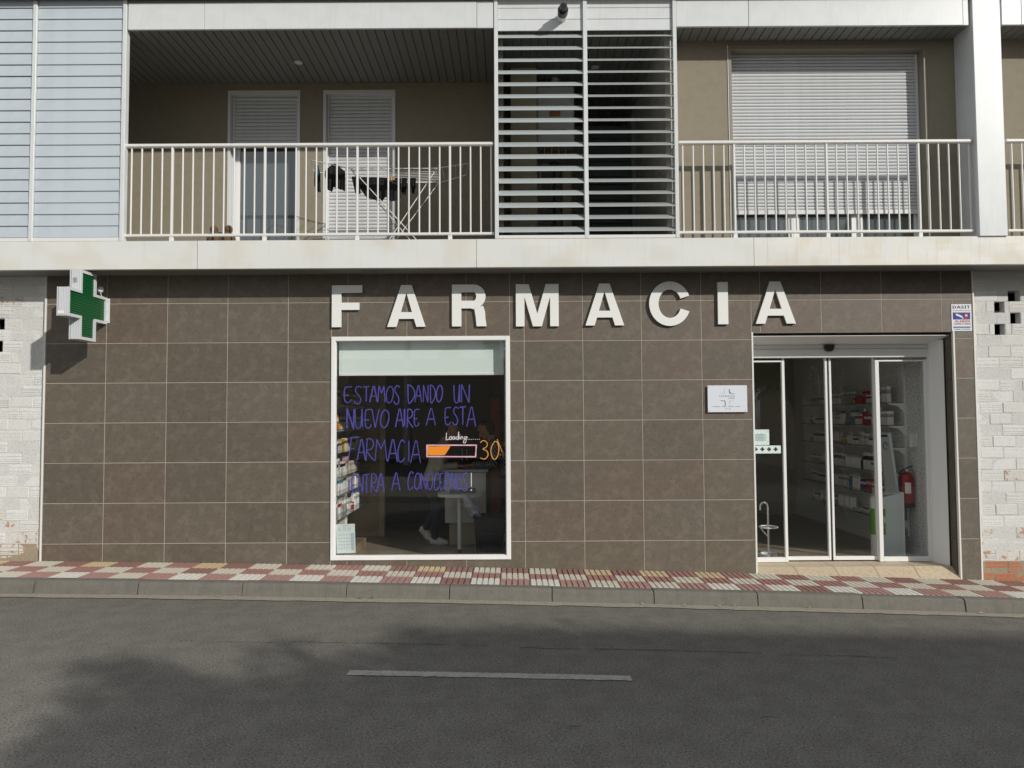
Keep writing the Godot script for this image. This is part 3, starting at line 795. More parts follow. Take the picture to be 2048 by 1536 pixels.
func balcony_things() -> void:
	var zp := 0.36
	railing(UX(250, 380, 0.335), UX(988, 380, 0.335), 262.3, 20.57, 36, 4, "white metal railing in front of the laundry rack")
	railing(UX(1357, 380, 0.335), UX(1945, 380, 0.335), 1366.4, 20.5, 29, 5, "white metal railing in front of the wide shutter")
	railing(UX(2012, 380, 0.335), 7.5, 2025.4, 20.5, 30, 3, "white metal railing beyond the white pillar")
	# closed louvre panels
	for a in [[-250, 62.5, "closed pale louvre shutter with dark gaps between its slats", 0.010], [71.5, 243, "closed pale louvre shutter with tight slats next to the laundry balcony", 0.004]]:
		var x0 := UX(a[0], 300, zp); var x1 := UX(a[1], 300, zp)
		var t := thing("louvre_shutter", a[2], "shutter", Vector3((x0 + x1) / 2, SLAB1, zp), "closed louvre shutters")
		var hw := (x1 - x0) / 2
		var y0 := UY(150, 475.5, zp) - SLAB1
		var b := B.new()
		var ph := 0.1262
		var tk: float = a[3]
		# slat: lower edge proud of the next one
		b.box(Vector3.ZERO, Vector3(2 * hw - 0.004, ph + 0.004 - tk * 0.9, 0.010), 0.003)
		var mesh := b.mesh()
		var k := 0
		while y0 + k * ph < 6.23 - SLAB1:
			var o := part("louvre_slat", mesh, M.louvre, t, Vector3(0, y0 + (k + 0.5) * ph, rr(-0.001, 0.001)))
			o.rotation.x = -0.085 - rr(0, 0.01)
			k += 1
		part("bottom_bar", sbox(-hw - 0.02, hw + 0.02, 0.004, y0 - 0.002, -0.04, 0.015, 0.004), M.rail, t)
		part("stile", sbox(hw + 0.002, hw + 0.046, 0.0, 6.23 - SLAB1, -0.05, 0.028, 0.004), M.sheet, t)
	# open louvre screen in the middle
	var t := thing("louvre_screen", "open white louvre screen in front of the boiler niche", "louvre screen", Vector3(0, SLAB1, zp))
	var posts := []
	for p in [[988.7, 996.5], [1167, 1175.4], [1347, 1354.7]]:
		var x0 := UX(p[0], 250, zp); var x1 := UX(p[1], 250, zp)
		posts.append([x0, x1])
		part("post", sbox(x0, x1, 0.0, 6.23 - SLAB1, -0.07, 0.03, 0.004), M.sheet, t)
	part("sill_bar", sbox(posts[0][1], posts[2][0], 0.002, 0.040, -0.06, 0.026, 0.004), M.rail, t)
	var yf := UY(1080, 70.5, zp) - SLAB1
	var dyb := (UY(1080, 70.5, zp) - UY(1080, 458, zp)) / 16.0
	for bay in 2:
		var x0: float = posts[bay][1] + 0.002; var x1: float = posts[bay + 1][0] - 0.002
		var mesh := lens_blade(0.125, 0.016, x1 - x0)
		for k in 17:
			var o := part("louvre_blade", mesh, M.blade if bay == 0 else M.blade_b, t, Vector3((x0 + x1) / 2, yf - k * dyb, -0.02))
			o.rotation.x = (0.72 if bay == 0 else 0.58) + rr(-0.015, 0.015)
		for k in 4:
			var ya := UY(1080, 61.7, zp) - SLAB1 + k * 0.1262
			part("louvre_slat", sbox(x0, x1, ya + 0.002, minf(ya + 0.1245, 6.232 - SLAB1), -0.012, 0.0, 0.003), M.sheet, t)
	# flue pipe through the top slats
	var fp := U(1124, 36, zp)
	var fl := thing("flue_pipe", "short boiler flue with a black cap sticking out above the louvres", "pipe", fp)
	var b := B.new(); b.tube([Vector3(0, 0, 0.0), Vector3(0, 0.0, 0.11)], 0.050, 18); part("collar", b, M.white, fl)
	b = B.new(); b.tube([Vector3(0, 0, 0.09), Vector3(0, 0, 0.17)], 0.056, 18); part("cap", b, M.blackplastic, fl)
	b = B.new(); b.tube([Vector3(0, 0, 0.17), Vector3(0, 0, 0.24)], 0.038, 14)
	part("nozzle", b, M.blackplastic, fl)
	for k in 3: # spokes of the cap
		b = B.new(); b.box(Vector3(0, 0, 0.241), Vector3(0.07, 0.006, 0.006), 0, Basis(Vector3(0, 0, 1), PI * k / 3)); part("spoke", b, M.blackplastic, fl)
	# recessed downlights
	for a in [[597, 116, -0.38, "round white downlight in the laundry balcony ceiling"], [1190, 121, -0.55, "round downlight in the ceiling of the boiler niche"], [1113, 158, -0.9, "round downlight above the boiler"]]:
		var u := U(a[0], a[1], a[2])
		var dl := thing("downlight", a[3], "ceiling light", Vector3(u.x, CEIL - 0.001, a[2]), "ceiling downlights")
		b = B.new(); b.lathe([Vector2(0.036, -0.004), Vector2(0.050, -0.006), Vector2(0.052, 0.0)], Vector3.ZERO, 18); part("ring", b, M.alu, dl)
		b = B.new(); b.lathe([Vector2(0.0, -0.012), Vector2(0.028, -0.010), Vector2(0.035, -0.003)], Vector3.ZERO, 16); part("lens", b, M.white, dl)
	niche()
	laundry()
func niche() -> void:
	var z := -0.75
	# yellowish partition wall lit through the louvres
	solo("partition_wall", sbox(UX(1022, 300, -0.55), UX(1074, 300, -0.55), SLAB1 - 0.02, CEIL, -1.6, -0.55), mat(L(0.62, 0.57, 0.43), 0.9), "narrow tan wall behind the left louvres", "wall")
	var bo := thing("boiler", "white wall-hung boiler behind the louvres", "boiler", U(1112, 284, z))
	var u0 := U(1075, 284, z); var u1 := U(1148, 172, z)
	var hw := (u1.x - u0.x) / 2; var hh := u1.y - u0.y
	part("casing", sbox(-hw, hw, 0.0, hh, -0.28, 0.0, 0.012), M.white, bo)
	part("panel", sbox(-hw * 0.75, hw * 0.6, 0.10, 0.16, -0.004, 0.003, 0.002), M.ink, bo)
	part("sticker", sbox(-hw * 0.35, hw * 0.25, 0.32, 0.39, -0.004, 0.002), mat(L(0.55, 0.22, 0.10), 0.6), bo)
	for k in 4:
		var b := B.new(); var x := -hw * 0.6 + k * hw * 0.38
		b.tube([Vector3(x, 0.0, -0.12), Vector3(x, -0.10, -0.12), Vector3(x + 0.01, -0.16, -0.16)], 0.016, 8)
		part("pipe", b, mat(L(0.45, 0.30, 0.16), 0.35, 0.8), bo)
	var b := B.new()
	b.tube([Vector3(0, hh, -0.14), Vector3(0, hh + 0.12, -0.14), Vector3(0.0, hh + 0.2, -0.10)], 0.05, 12)
	part("flue", b, M.alu, bo)
	# gas meter with its pipe
	var g := U(1108, 332, -0.8)
	var gm := thing("gas_regulator", "black round regulator with a thin down pipe below the boiler", "regulator", g)
	b = B.new(); b.lathe([Vector2(0.0, -0.03), Vector2(0.06, -0.03), Vector2(0.065, 0.0), Vector2(0.05, 0.03), Vector2(0.0, 0.04)], Vector3.ZERO, 16, Basis(Vector3(1, 0, 0), PI / 2)); part("body", b, M.blackplastic, gm)
	b = B.new(); b.tube([Vector3(0, -0.04, 0), Vector3(0, -0.75, 0)], 0.017, 8); part("down_pipe", b, M.blackplastic, gm)
	b = B.new(); b.tube([Vector3(-0.05, 0.0, 0), Vector3(-0.14, 0.03, 0), Vector3(-0.17, -0.05, 0), Vector3(-0.17, -0.35, 0)], 0.008, 6); part("hose", b, M.alu, gm)
	solo("storage_cabinet", sbox(UX(1125, 400, -0.95), UX(1143, 400, -0.95), SLAB1 - 0.02, UY(1130, 330, -0.95), -1.3, -0.95, 0.006), mat(L(0.42, 0.36, 0.24), 0.7), "narrow tan cabinet standing under the boiler", "cabinet")
	# slatted metal door further back
	var d0 := U(1178, 474, -1.1); var d1 := U(1262, 250, -1.1)
	var dr := thing("slatted_door", "dark grey slatted metal door behind the right louvres", "door", Vector3(d0.x, SLAB1 - 0.01, -1.1))
	var w := d1.x - d0.x; var h := d1.y - SLAB1
	part("leaf", sbox(0, w, 0, h, -0.04, -0.01), mat(L(0.06, 0.068, 0.075), 0.5), dr)
	var k := 0
	while 0.06 + k * 0.1 < h - 0.1:
		b = B.new(); b.box(Vector3(w * 0.47, 0.10 + k * 0.1, 0.004), Vector3(w * 0.88, 0.085, 0.010), 0.002, Basis(Vector3(1, 0, 0), -0.22))
		part("door_slat", b, mat(L(0.085, 0.095, 0.105), 0.4), dr)
		k += 1
	part("stile", sbox(w, w + 0.05, 0, h + 0.10, -0.05, 0.03, 0.003), mat(L(0.20, 0.23, 0.26), 0.4), dr)
	solo("niche_pilaster", sbox(UX(1290, 300, -1.3), UX(1306, 300, -1.3), SLAB1 - 0.02, UY(1300, 215, -1.3), -1.5, -1.3), mat(L(0.12, 0.11, 0.10), 0.8), "thin grey frame upright beside the slatted door", "upright")
func garment(pts: Array, z: float, c: Color, label: String, category := "clothing") -> void: # pts: px x, top y, bottom y in the photograph, on plane z
	var b := B.new()
	var n := pts.size() * 4
	var cols := []
	for i in n + 1:
		var f := float(i) / n * (pts.size() - 1)
		var k := mini(int(f), pts.size() - 2); var u := f - k
		var p := []
		for j in 3: p.append(lerpf(pts[k][j], pts[k + 1][j], u))
		cols.append(p)
	var base := U(pts[pts.size() / 2][0], pts[pts.size() / 2][1], z)
	var rows := 6
	var grid := []
	for i in n + 1:
		var col := []
		var a := U(cols[i][0], cols[i][1], z); var e := U(cols[i][0], cols[i][2], z)
		for j in rows + 1:
			var u := float(j) / rows
			var p := a.lerp(e, u) - base
			p.z = sin(i * 0.9 + j * 0.35) * 0.012 * (0.25 + u) + sin(i * 2.1) * 0.004
			col.append(p)
		grid.append(col)
	var d := Vector3(0, 0, -0.006)
	for i in n:
		for j in rows:
			b.quad(grid[i][j + 1], grid[i + 1][j + 1], grid[i + 1][j], grid[i][j])
			b.quad(grid[i][j] + d, grid[i + 1][j] + d, grid[i + 1][j + 1] + d, grid[i][j + 1] + d)
		b.quad(grid[i][rows] + d, grid[i + 1][rows] + d, grid[i + 1][rows], grid[i][rows])
		b.quad(grid[i][0], grid[i + 1][0], grid[i + 1][0] + d, grid[i][0] + d)
	for i in [0, n]:
		for j in rows: b.quad(grid[i][j], grid[i][j] + d, grid[i][j + 1] + d, grid[i][j + 1])
	var m := mat(c, 0.95)
	solo("garment", b, m, label, category, base, "laundry on the rack")
func laundry() -> void:
	var zn := 0.10; var zf := -0.40
	var y := 4.455
	var jl := U(702, 333.5, zn).x; var jr := U(874, 338.5, zn).x
	var o := Vector3((jl + jr) / 2, SLAB1 - 0.02, (zn + zf) / 2)
	var t := thing("clothes_airer", "folding white wire clothes airer standing on the balcony", "clothes airer", o)
	var top := y - o.y
	var hw := (jr - jl) / 2
	var r := 0.007
	var b := B.new(); b.tube([Vector3(-hw, top, 0.25), Vector3(hw, top, 0.25)], r, 6); part("side_bar", b, M.rail, t)
	b = B.new(); b.tube([Vector3(-hw, top, -0.25), Vector3(hw, top, -0.25)], r, 6); part("side_bar", b, M.rail, t)
	for s in [-1.0, 1.0]:
		b = B.new(); b.tube([Vector3(s * hw, top, 0.25), Vector3(s * hw, top, -0.25)], r, 6); part("cross_bar", b, M.rail, t)
	var lt := U(623, 320.5, zn) - o; var lt2 := U(626, 341, zf) - o
	var rt := U(937, 327, zn) - o; var rt2 := U(932, 350, zf) - o
	for q in [[lt, lt2, -hw], [rt, rt2, hw]]:
		b = B.new(); b.tube([Vector3(q[2], top, 0.25), q[0], q[1], Vector3(q[2], top, -0.25)], r * 0.8, 6)
		var wing := part("wing", b, M.rail, t)
		for k in 4:
			var u := 0.15 + 0.22 * k
			b = B.new(); b.tube([Vector3(q[2], top, 0.25).lerp(q[0], u), Vector3(q[2], top, -0.25).lerp(q[1], u)], 0.003, 5); part("wire", b, M.rail, wing)
	for k in 8:
		var zz := 0.20 - k * 0.057
		b = B.new(); b.tube([Vector3(-hw, top, zz), Vector3(0, top - 0.012, zz), Vector3(hw, top, zz)], 0.0032, 5); part("wire", b, M.rail, t)
	for zz in [0.21, -0.21]: # crossed legs
		var ll := U(846, 482.8, o.z + zz).x - o.x; var rl := U(769, 482.8, o.z + zz).x - o.x
		b = B.new(); b.tube([Vector3(-hw + 0.02, top - 0.01, zz), Vector3(ll + 0.01, 0.0, zz)], 0.0058, 6); part("leg", b, M.rail, t)
		b = B.new(); b.tube([Vector3(hw - 0.02, top - 0.01, zz), Vector3(rl - 0.01, 0.0, zz)], 0.0058, 6); part("leg", b, M.rail, t)
	var k1 := L(0.010, 0.010, 0.011)
	garment([[629, 343, 372], [632, 330, 378], [637, 332, 385], [641, 350, 384]], -0.05, k1, "small black garment hanging from the tip of the airer wing")
	garment([[650, 342, 352], [655, 336, 380], [663, 330, 383], [668, 328, 374], [672, 328, 376], [679, 333, 378], [684, 338, 380], [690, 343, 382]], -0.02, k1, "black top with short sleeves hanging on the airer wing")
	garment([[704, 353, 358], [710, 353, 386], [715, 353, 390], [721, 353, 387]], -0.12, k1, "narrow black garment hanging between the two tops")
	garment([[719, 366, 372], [722, 354, 380], [732, 354, 394], [748, 354, 400], [765, 355, 402], [772, 356, 393], [782, 356, 404], [793, 356, 399], [802, 357, 394]], -0.15, k1, "wide black shirt hanging upside down from the airer wires")
	garment([[803, 358, 384], [806, 356, 390], [811, 356, 389], [814, 357, 374]], -0.18, k1, "black sock next to the wide black shirt")
	garment([[820, 357, 366], [824, 356, 387], [828, 356, 388], [832, 357, 372]], -0.18, k1, "curled black sock at the end of the airer wires")
	garment([[777, 353, 361], [781, 351, 363], [785, 351, 364], [789, 353, 359]], -0.10, L(0.50, 0.38, 0.24), "small beige cloth pegged over the wide black shirt", "cloth")
	garment([[630, 329, 336], [634, 328, 350], [637, 332, 352]], -0.035, L(0.03, 0.12, 0.14), "teal cloth pegged to the airer wing tip", "cloth")
	# brown ornament behind the bars
	var u := U(443, 481, 0.05)
	var an := thing("brown_ornament", "brown mottled animal-shaped ornament on the balcony floor", "ornament", Vector3(u.x, SLAB1 - 0.02, 0.05))
	var fur := tmat(ramp_tex([[M.fine_img, Color(0.05, 0.028, 0.016, 0.9), 0.45, 0.75]], Color(0.16, 0.095, 0.055)), 0.95, 6.0, bump_tex(M.fine_img, 5.0), 1.0, 1)
	b = B.new(); b.ball(Vector3(-0.06, 0.10, 0), Vector3(0.105, 0.105, 0.09)); part("body", b, fur, an)
	b = B.new(); b.ball(Vector3(0.06, 0.10, 0.01), Vector3(0.105, 0.10, 0.085)); part("head", b, fur, an)
	for x in [-0.065, 0.06]:
		b = B.new(); b.ball(Vector3(x * 1.3, 0.225, 0), Vector3(0.045, 0.048, 0.04)); part("ear", b, fur, an)

# ---------------------------------------------------------------- shop window with painted message
const DZ := -0.40
const PANE := -0.035
var FL := 0.0
# single-stroke capitals in a unit box, y down
const STROKES := {
	"A": [[0.0, 1.0, 0.48, 0.0, 0.62, 0.02, 1.0, 1.0], [0.2, 0.63, 0.84, 0.62]],
	"C": [[0.95, 0.12, 0.75, 0.0, 0.45, 0.03, 0.18, 0.3, 0.05, 0.62, 0.18, 0.93, 0.5, 1.0, 0.95, 0.82]],
	"D": [[0.1, 0.0, 0.16, 1.0, 0.55, 0.92, 0.92, 0.62, 0.85, 0.3, 0.45, 0.05, 0.0, 0.0]],
	"E": [[0.95, 0.03, 0.3, 0.05, 0.14, 0.2, 0.12, 0.6, 0.16, 0.85, 0.4, 1.0, 0.75, 0.93, 0.85, 0.8], [0.0, 0.58, 0.6, 0.56]],
	"F": [[0.28, 0.0, 0.0, 1.0], [0.15, 0.02, 1.0, 0.0], [0.2, 0.5, 0.55, 0.48]],
	"I": [[0.5, 0.0, 0.45, 1.0]],
	"M": [[0.0, 1.0, 0.16, 0.0, 0.5, 0.45, 0.82, 0.02, 1.0, 1.0]],
	"N": [[0.06, 1.0, 0.08, 0.0, 0.88, 1.0, 0.94, 0.02]],
	"O": [[0.55, 0.0, 0.25, 0.15, 0.05, 0.5, 0.12, 0.85, 0.4, 1.0, 0.75, 0.85, 0.97, 0.45, 0.85, 0.1, 0.55, 0.0]],
	"R": [[0.05, 1.0, 0.18, 0.0], [0.05, 0.02, 0.6, 0.0, 0.92, 0.22, 0.65, 0.45, 0.15, 0.55, 1.0, 1.0]],
	"S": [[0.95, 0.1, 0.6, 0.0, 0.25, 0.12, 0.25, 0.32, 0.6, 0.52, 0.85, 0.75, 0.65, 0.98, 0.25, 0.98, 0.02, 0.82]],
	"T": [[0.0, 0.04, 1.0, 0.0], [0.52, 0.02, 0.5, 1.0]],
	"U": [[0.04, 0.0, 0.12, 0.8, 0.4, 1.0, 0.75, 0.85, 0.9, 0.0], [0.9, 0.0, 0.95, 0.95]],
	"V": [[0.0, 0.0, 0.42, 1.0, 0.95, 0.0]],
	"!": [[0.5, 0.0, 0.5, 0.78], [0.5, 0.92, 0.5, 1.0]],
	"i": [[0.5, 0.0, 0.5, 0.08], [0.5, 0.22, 0.45, 1.0]],
	"3": [[0.05, 0.12, 0.4, 0.0, 0.85, 0.12, 0.8, 0.34, 0.35, 0.46, 0.8, 0.56, 0.98, 0.78, 0.6, 1.0, 0.02, 0.94]],
	"0": [[0.5, 0.0, 0.12, 0.3, 0.05, 0.65, 0.35, 1.0, 0.75, 0.9, 0.97, 0.5, 0.85, 0.1, 0.5, 0.0]],
}
var ribbon_z := 0.0
func smooth_line(p: Array) -> Array: # Catmull-Rom
	if p.size() < 4: return p
	var out := []
	for i in p.size() - 1:
		var p0: Vector2 = p[maxi(i - 1, 0)]; var p1: Vector2 = p[i]; var p2: Vector2 = p[i + 1]; var p3: Vector2 = p[mini(i + 2, p.size() - 1)]
		for k in 4: out.append(p1.cubic_interpolate(p2, p0, p3, k / 4.0))
	out.append(p[-1])
	return out
func ribbon(b: B, pp: Array, w: float, z: float) -> void: # broken at sharp corners
	var run := [pp[0]]
	for i in range(1, pp.size()):
		run.append(pp[i])
		if i == pp.size() - 1 or (pp[i] - pp[i - 1]).normalized().dot((pp[i + 1] - pp[i]).normalized()) < 0.35:
			ribbon_run(b, run, w, z)
			run = [pp[i]]
func ribbon_run(b: B, p: Array, w: float, z: float) -> void:
	ribbon_z += 0.00006
	if ribbon_z > 0.0015: ribbon_z = 0.0
	var zz := z + ribbon_z
	var lo := []; var hi := []
	for i in p.size():
		var d: Vector2
		if i == 0: d = (p[1] - p[0]).normalized()
		elif i == p.size() - 1: d = (p[i] - p[i - 1]).normalized()
		else:
			d = ((p[i] - p[i - 1]).normalized() + (p[i + 1] - p[i]).normalized())
			d = d.normalized() if d.length() > 0.3 else (p[i] - p[i - 1]).normalized()
		var q: Vector2 = d.orthogonal() * w * 0.5 * rr(0.8, 1.15)
		lo.append(p[i] - q); hi.append(p[i] + q)
	for i in p.size() - 1:
		var a := Vector3(lo[i].x, lo[i].y, zz); var e := Vector3(lo[i + 1].x, lo[i + 1].y, zz); var d := Vector3(hi[i + 1].x, hi[i + 1].y, zz); var f := Vector3(hi[i].x, hi[i].y, zz)
		if (d - a).cross(f - e).z < 0: b.quad(f, d, e, a)
		else: b.quad(a, e, d, f)
func word(parent: Node, letters: Array, m: Material, w: float, label: String) -> void: # letters: [char, x0, x1, y0, y1] in pixels of the enlargement (660,740) x 5.535
	var b := B.new()
	for l in letters:
		for s in STROKES[l[0]]:
			var p := []
			for i in range(0, s.size(), 2):
				var u := U(660 + lerpf(l[1], l[2], s[i]) / 5.535, 740 + lerpf(l[3], l[4], s[i + 1]) / 5.535, PANE)
				p.append(Vector2(u.x, u.y))
			if l[0] in "SCODERUE30": p = smooth_line(p)
			ribbon(b, p, w * rr(0.85, 1.25), PANE + 0.0045)
			if w > 0.01 and rng.randf() < 0.3: # gone over twice with the marker
				var dd := Vector2(rr(-0.008, 0.008), rr(-0.004, 0.004))
				var p2 := []
				for q in p: p2.append(q + dd)
				ribbon(b, p2, w * 0.8, PANE + 0.0045)
	var o := part("painted_word", b, m, parent)
	o.set_meta("label", label)
func frame_bars(parent: Node, called: String, x0: float, x1: float, y0: float, y1: float, w: float, z0: float, z1: float, m: Material, bev := 0.004, wb := -1.0) -> void:
	if wb < 0: wb = w
	part(called, sbox(x0, x0 + w, y0, y1, z0, z1, bev), m, parent)
	part(called, sbox(x1 - w, x1, y0, y1, z0, z1, bev), m, parent)
	part(called, sbox(x0 + w, x1 - w, y0, y0 + wb, z0, z1 - 0.0006, bev), m, parent)
	part(called, sbox(x0 + w, x1 - w, y1 - w, y1, z0, z1 - 0.0006, bev), m, parent)
func window_and_door() -> void:
	FL = UY(1700, 1123, DZ)
	var t := thing("shop_window", "white framed shop window painted with a blue handwritten message", "window")
	frame_bars(t, "frame_bar", win.position.x, win.end.x, win.position.y, win.end.y, 0.047, -0.07, 0.018, M.white, 0.004, 0.046)
	var gx0 := win.position.x + 0.046; var gx1 := win.end.x - 0.046
	part("pane", sbox(gx0, gx1, win.position.y + 0.046, win.end.y - 0.046, PANE - 0.004, PANE + 0.002), M.glass, t)
	frame_bars(t, "bead", win.position.x + 0.047, win.end.x - 0.047, win.position.y + 0.046, win.end.y - 0.047, 0.006, PANE + 0.003, -0.004, M.alu, 0.002)
	var blue := mat(L(0.060, 0.055, 0.30), 0.6); var pink := mat(L(0.72, 0.40, 0.50), 0.6); var wht := mat(L(0.75, 0.68, 0.74), 0.6); var ora := mat(L(0.80, 0.26, 0.015), 0.6); var ora2 := mat(L(0.62, 0.28, 0.06), 0.6)
	var w := 0.0112
	word(t, [["E", 150, 250, 180, 360], ["S", 265, 355, 180, 375], ["T", 365, 438, 182, 350], ["A", 440, 525, 180, 357], ["M", 530, 612, 175, 357], ["O", 620, 705, 180, 365], ["S", 705, 775, 172, 380]], blue, w, "blue painted word ESTAMOS")
	word(t, [["D", 855, 945, 165, 360], ["A", 940, 1015, 172, 355], ["N", 1030, 1090, 165, 357], ["D", 1105, 1172, 165, 357], ["O", 1175, 1247, 170, 355]], blue, w, "blue painted word DANDO")
	word(t, [["U", 1368, 1440, 165, 365], ["N", 1450, 1550, 158, 362]], blue, w, "blue painted word UN")
	word(t, [["N", 180, 270, 428, 650], ["U", 275, 365, 430, 645], ["E", 380, 470, 430, 645], ["V", 465, 550, 430, 637], ["O", 555, 655, 440, 640]], blue, w, "blue painted word NUEVO")
	word(t, [["A", 725, 812, 430, 632], ["I", 818, 838, 430, 615], ["R", 850, 920, 435, 637], ["E", 925, 995, 430, 622]], blue, w, "blue painted word AIRE")
	word(t, [["A", 1065, 1168, 425, 615]], blue, w, "blue painted letter A standing alone before ESTA")
	word(t, [["E", 1265, 1345, 410, 610], ["S", 1355, 1425, 410, 607], ["T", 1435, 1505, 406, 605], ["A", 1515, 1612, 410, 625]], blue, w, "blue painted word ESTA")
	word(t, [["F", 205, 325, 742, 1005], ["A", 298, 392, 768, 1000], ["R", 395, 492, 763, 1007], ["M", 500, 630, 768, 1007], ["A", 640, 747, 768, 1017], ["C", 748, 832, 778, 1017], ["I", 865, 884, 783, 1010], ["A", 893, 1003, 783, 1027]], blue, w, "blue painted word FARMACIA on the glass")
	word(t, [["i", 200, 222, 1178, 1367], ["E", 235, 300, 1163, 1357], ["N", 310, 372, 1158, 1357], ["T", 372, 442, 1153, 1362], ["R", 450, 522, 1150, 1357], ["A", 520, 600, 1148, 1347]], blue, w, "blue painted word ENTRA with an opening exclamation mark")
	word(t, [["A", 685, 775, 1138, 1332]], blue, w, "blue painted letter A after ENTRA")
	word(t, [["C", 860, 928, 1128, 1322], ["O", 935, 1002, 1140, 1322], ["N", 1005, 1072, 1140, 1322], ["O", 1075, 1142, 1140, 1325], ["C", 1150, 1208, 1140, 1325], ["E", 1212, 1262, 1140, 1325], ["R", 1265, 1332, 1140, 1330], ["N", 1338, 1397, 1140, 1328], ["O", 1400, 1457, 1140, 1328], ["S", 1460, 1532, 1140, 1335]], blue, w, "blue painted word CONOCERNOS")
	word(t, [["!", 1556, 1574, 1138, 1337]], wht, 0.009, "white painted exclamation mark")
	# Loading...... in thin white script
	var b := B.new()
	var scr := [[1290, 695, 1288, 740, 1286, 772, 1300, 770, 1322, 764], [1342, 742, 1330, 738, 1322, 756, 1330, 770, 1346, 764, 1350, 742, 1340, 738], [1380, 740, 1366, 738, 1358, 756, 1366, 770, 1378, 762, 1384, 738, 1388, 768], [1422, 742, 1408, 738, 1400, 756, 1408, 770, 1420, 762, 1424, 682, 1428, 768], [1440, 738, 1440, 768], [1439, 716, 1440, 722], [1452, 768, 1454, 740, 1468, 738, 1474, 768], [1510, 740, 1494, 738, 1488, 756, 1496, 768, 1508, 758, 1510, 738, 1506, 790, 1490, 808, 1476, 800, 1490, 772, 1526, 740]]
	for s in scr:
		var p := []
		for i in range(0, s.size(), 2):
			var u := U(660 + s[i] / 5.535, 740 + s[i + 1] / 5.535, PANE); p.append(Vector2(u.x, u.y))
		ribbon(b, smooth_line(p), 0.0075, PANE + 0.0045)
	for k in 7:
		var x := 1527.0 + k * 21
		var u := U(660 + x / 5.535, 740 + (766 + k % 3) / 5.535, PANE); ribbon(b, [Vector2(u.x - 0.004, u.y), Vector2(u.x + 0.004, u.y)], 0.007, PANE + 0.0045)
	part("painted_word", b, wht, t).set_meta("label", "thin white script Loading with dots")
	# progress bar
	b = B.new()
	for s in [[1066, 832, 1620, 832], [1620, 826, 1612, 964], [1618, 960, 1068, 958], [1074, 964, 1074, 828]]:
		var p := []
		for k in 9:
			var u := U(660 + lerpf(s[0], s[2], k / 8.0) / 5.535, 740 + lerpf(s[1], s[3], k / 8.0) / 5.535, PANE); p.append(Vector2(u.x, u.y))
		ribbon(b, p, 0.014, PANE + 0.0045)
	part("painted_bar_outline", b, pink, t).set_meta("label", "pink painted outline of a progress bar")
	b = B.new()
	var fill := PackedVector2Array()
	for s in [[1082, 842], [1160, 846], [1240, 841], [1332, 844], [1318, 872], [1296, 905], [1270, 942], [1180, 944], [1084, 943]]:
		var u := U(660 + s[0] / 5.535, 740 + s[1] / 5.535, PANE); fill.append(Vector2(u.x, u.y))
	b.poly(fill, PANE + 0.004)
	part("painted_bar_fill", b, ora, t).set_meta("label", "orange painted fill of the progress bar")
	word(t, [["3", 1660, 1752, 780, 985], ["0", 1778, 1872, 788, 987]], ora2, 0.009, "orange painted number 30")
	b = B.new()
	for s in [[1850, 765, 1925, 952], [1884, 936, 1890, 944], [1928, 800, 1932, 820]]:
		var p := []
		for k in 3:
			var u := U(660 + lerpf(s[0], s[2], k / 2.0) / 5.535, 740 + lerpf(s[1], s[3], k / 2.0) / 5.535, PANE); p.append(Vector2(u.x, u.y))
		ribbon(b, p, 0.007, PANE + 0.0045)
	part("painted_word", b, ora2, t).set_meta("label", "thin orange percent stroke with two dots")
	# roller blind inside
	var bl := thing("roller_blind", "pale roller blind pulled a little way down behind the shop window", "blind", Vector3(0, win.end.y, -0.13))
	var yb := UY(840, 751, -0.13) - win.end.y
	var blm := mat(L(0.70, 0.80, 0.755), 0.85)
	part("fabric", sbox(gx0 + 0.008, gx1 - 0.022, yb + 0.025, 0.05, -0.004, 0.0), blm, bl)
	part("bottom_bar", sbox(gx0 + 0.008, gx1 - 0.022, yb, yb + 0.028, -0.008, 0.006, 0.004), M.white, bl)
	b = B.new(); b.tube([Vector3(gx1 - 0.012, 0.0, 0.0), Vector3(gx1 - 0.012, -1.25, 0.0)], 0.002, 5); part("cord", b, M.white, bl)
	# calendar sheet in the corner
	var cu := U(692, 1078, -0.05)
	var ca := thing("calendar_sheet", "pale printed calendar sheet taped inside the shop window corner", "calendar", cu)
	ca.rotation.z = 0.03
	part("sheet", sbox(-0.106, 0.102, -0.155, 0.165, -0.001, 0.0005), M.paper, ca)
	b = B.new()
	for r in 5:
		for c in 6: b.box(Vector3(-0.078 + c * 0.029, 0.045 - r * 0.036, 0.001), Vector3(0.012, 0.008, 0.0005))
	for r in 3:
		for c in 3: b.box(Vector3(-0.07 + c * 0.055, 0.125 - r * 0.014, 0.001), Vector3(0.035, 0.004, 0.0005))
	b.box(Vector3(0.0, 0.148, 0.001), Vector3(0.08, 0.005, 0.0005))
	part("print", b, mat(L(0.30, 0.36, 0.40), 0.8), ca)
	part("tinted_column", sbox(0.055, 0.09, -0.13, 0.065, 0.0009, 0.0012), mat(L(0.40, 0.52, 0.56), 0.8), ca)
	doors()
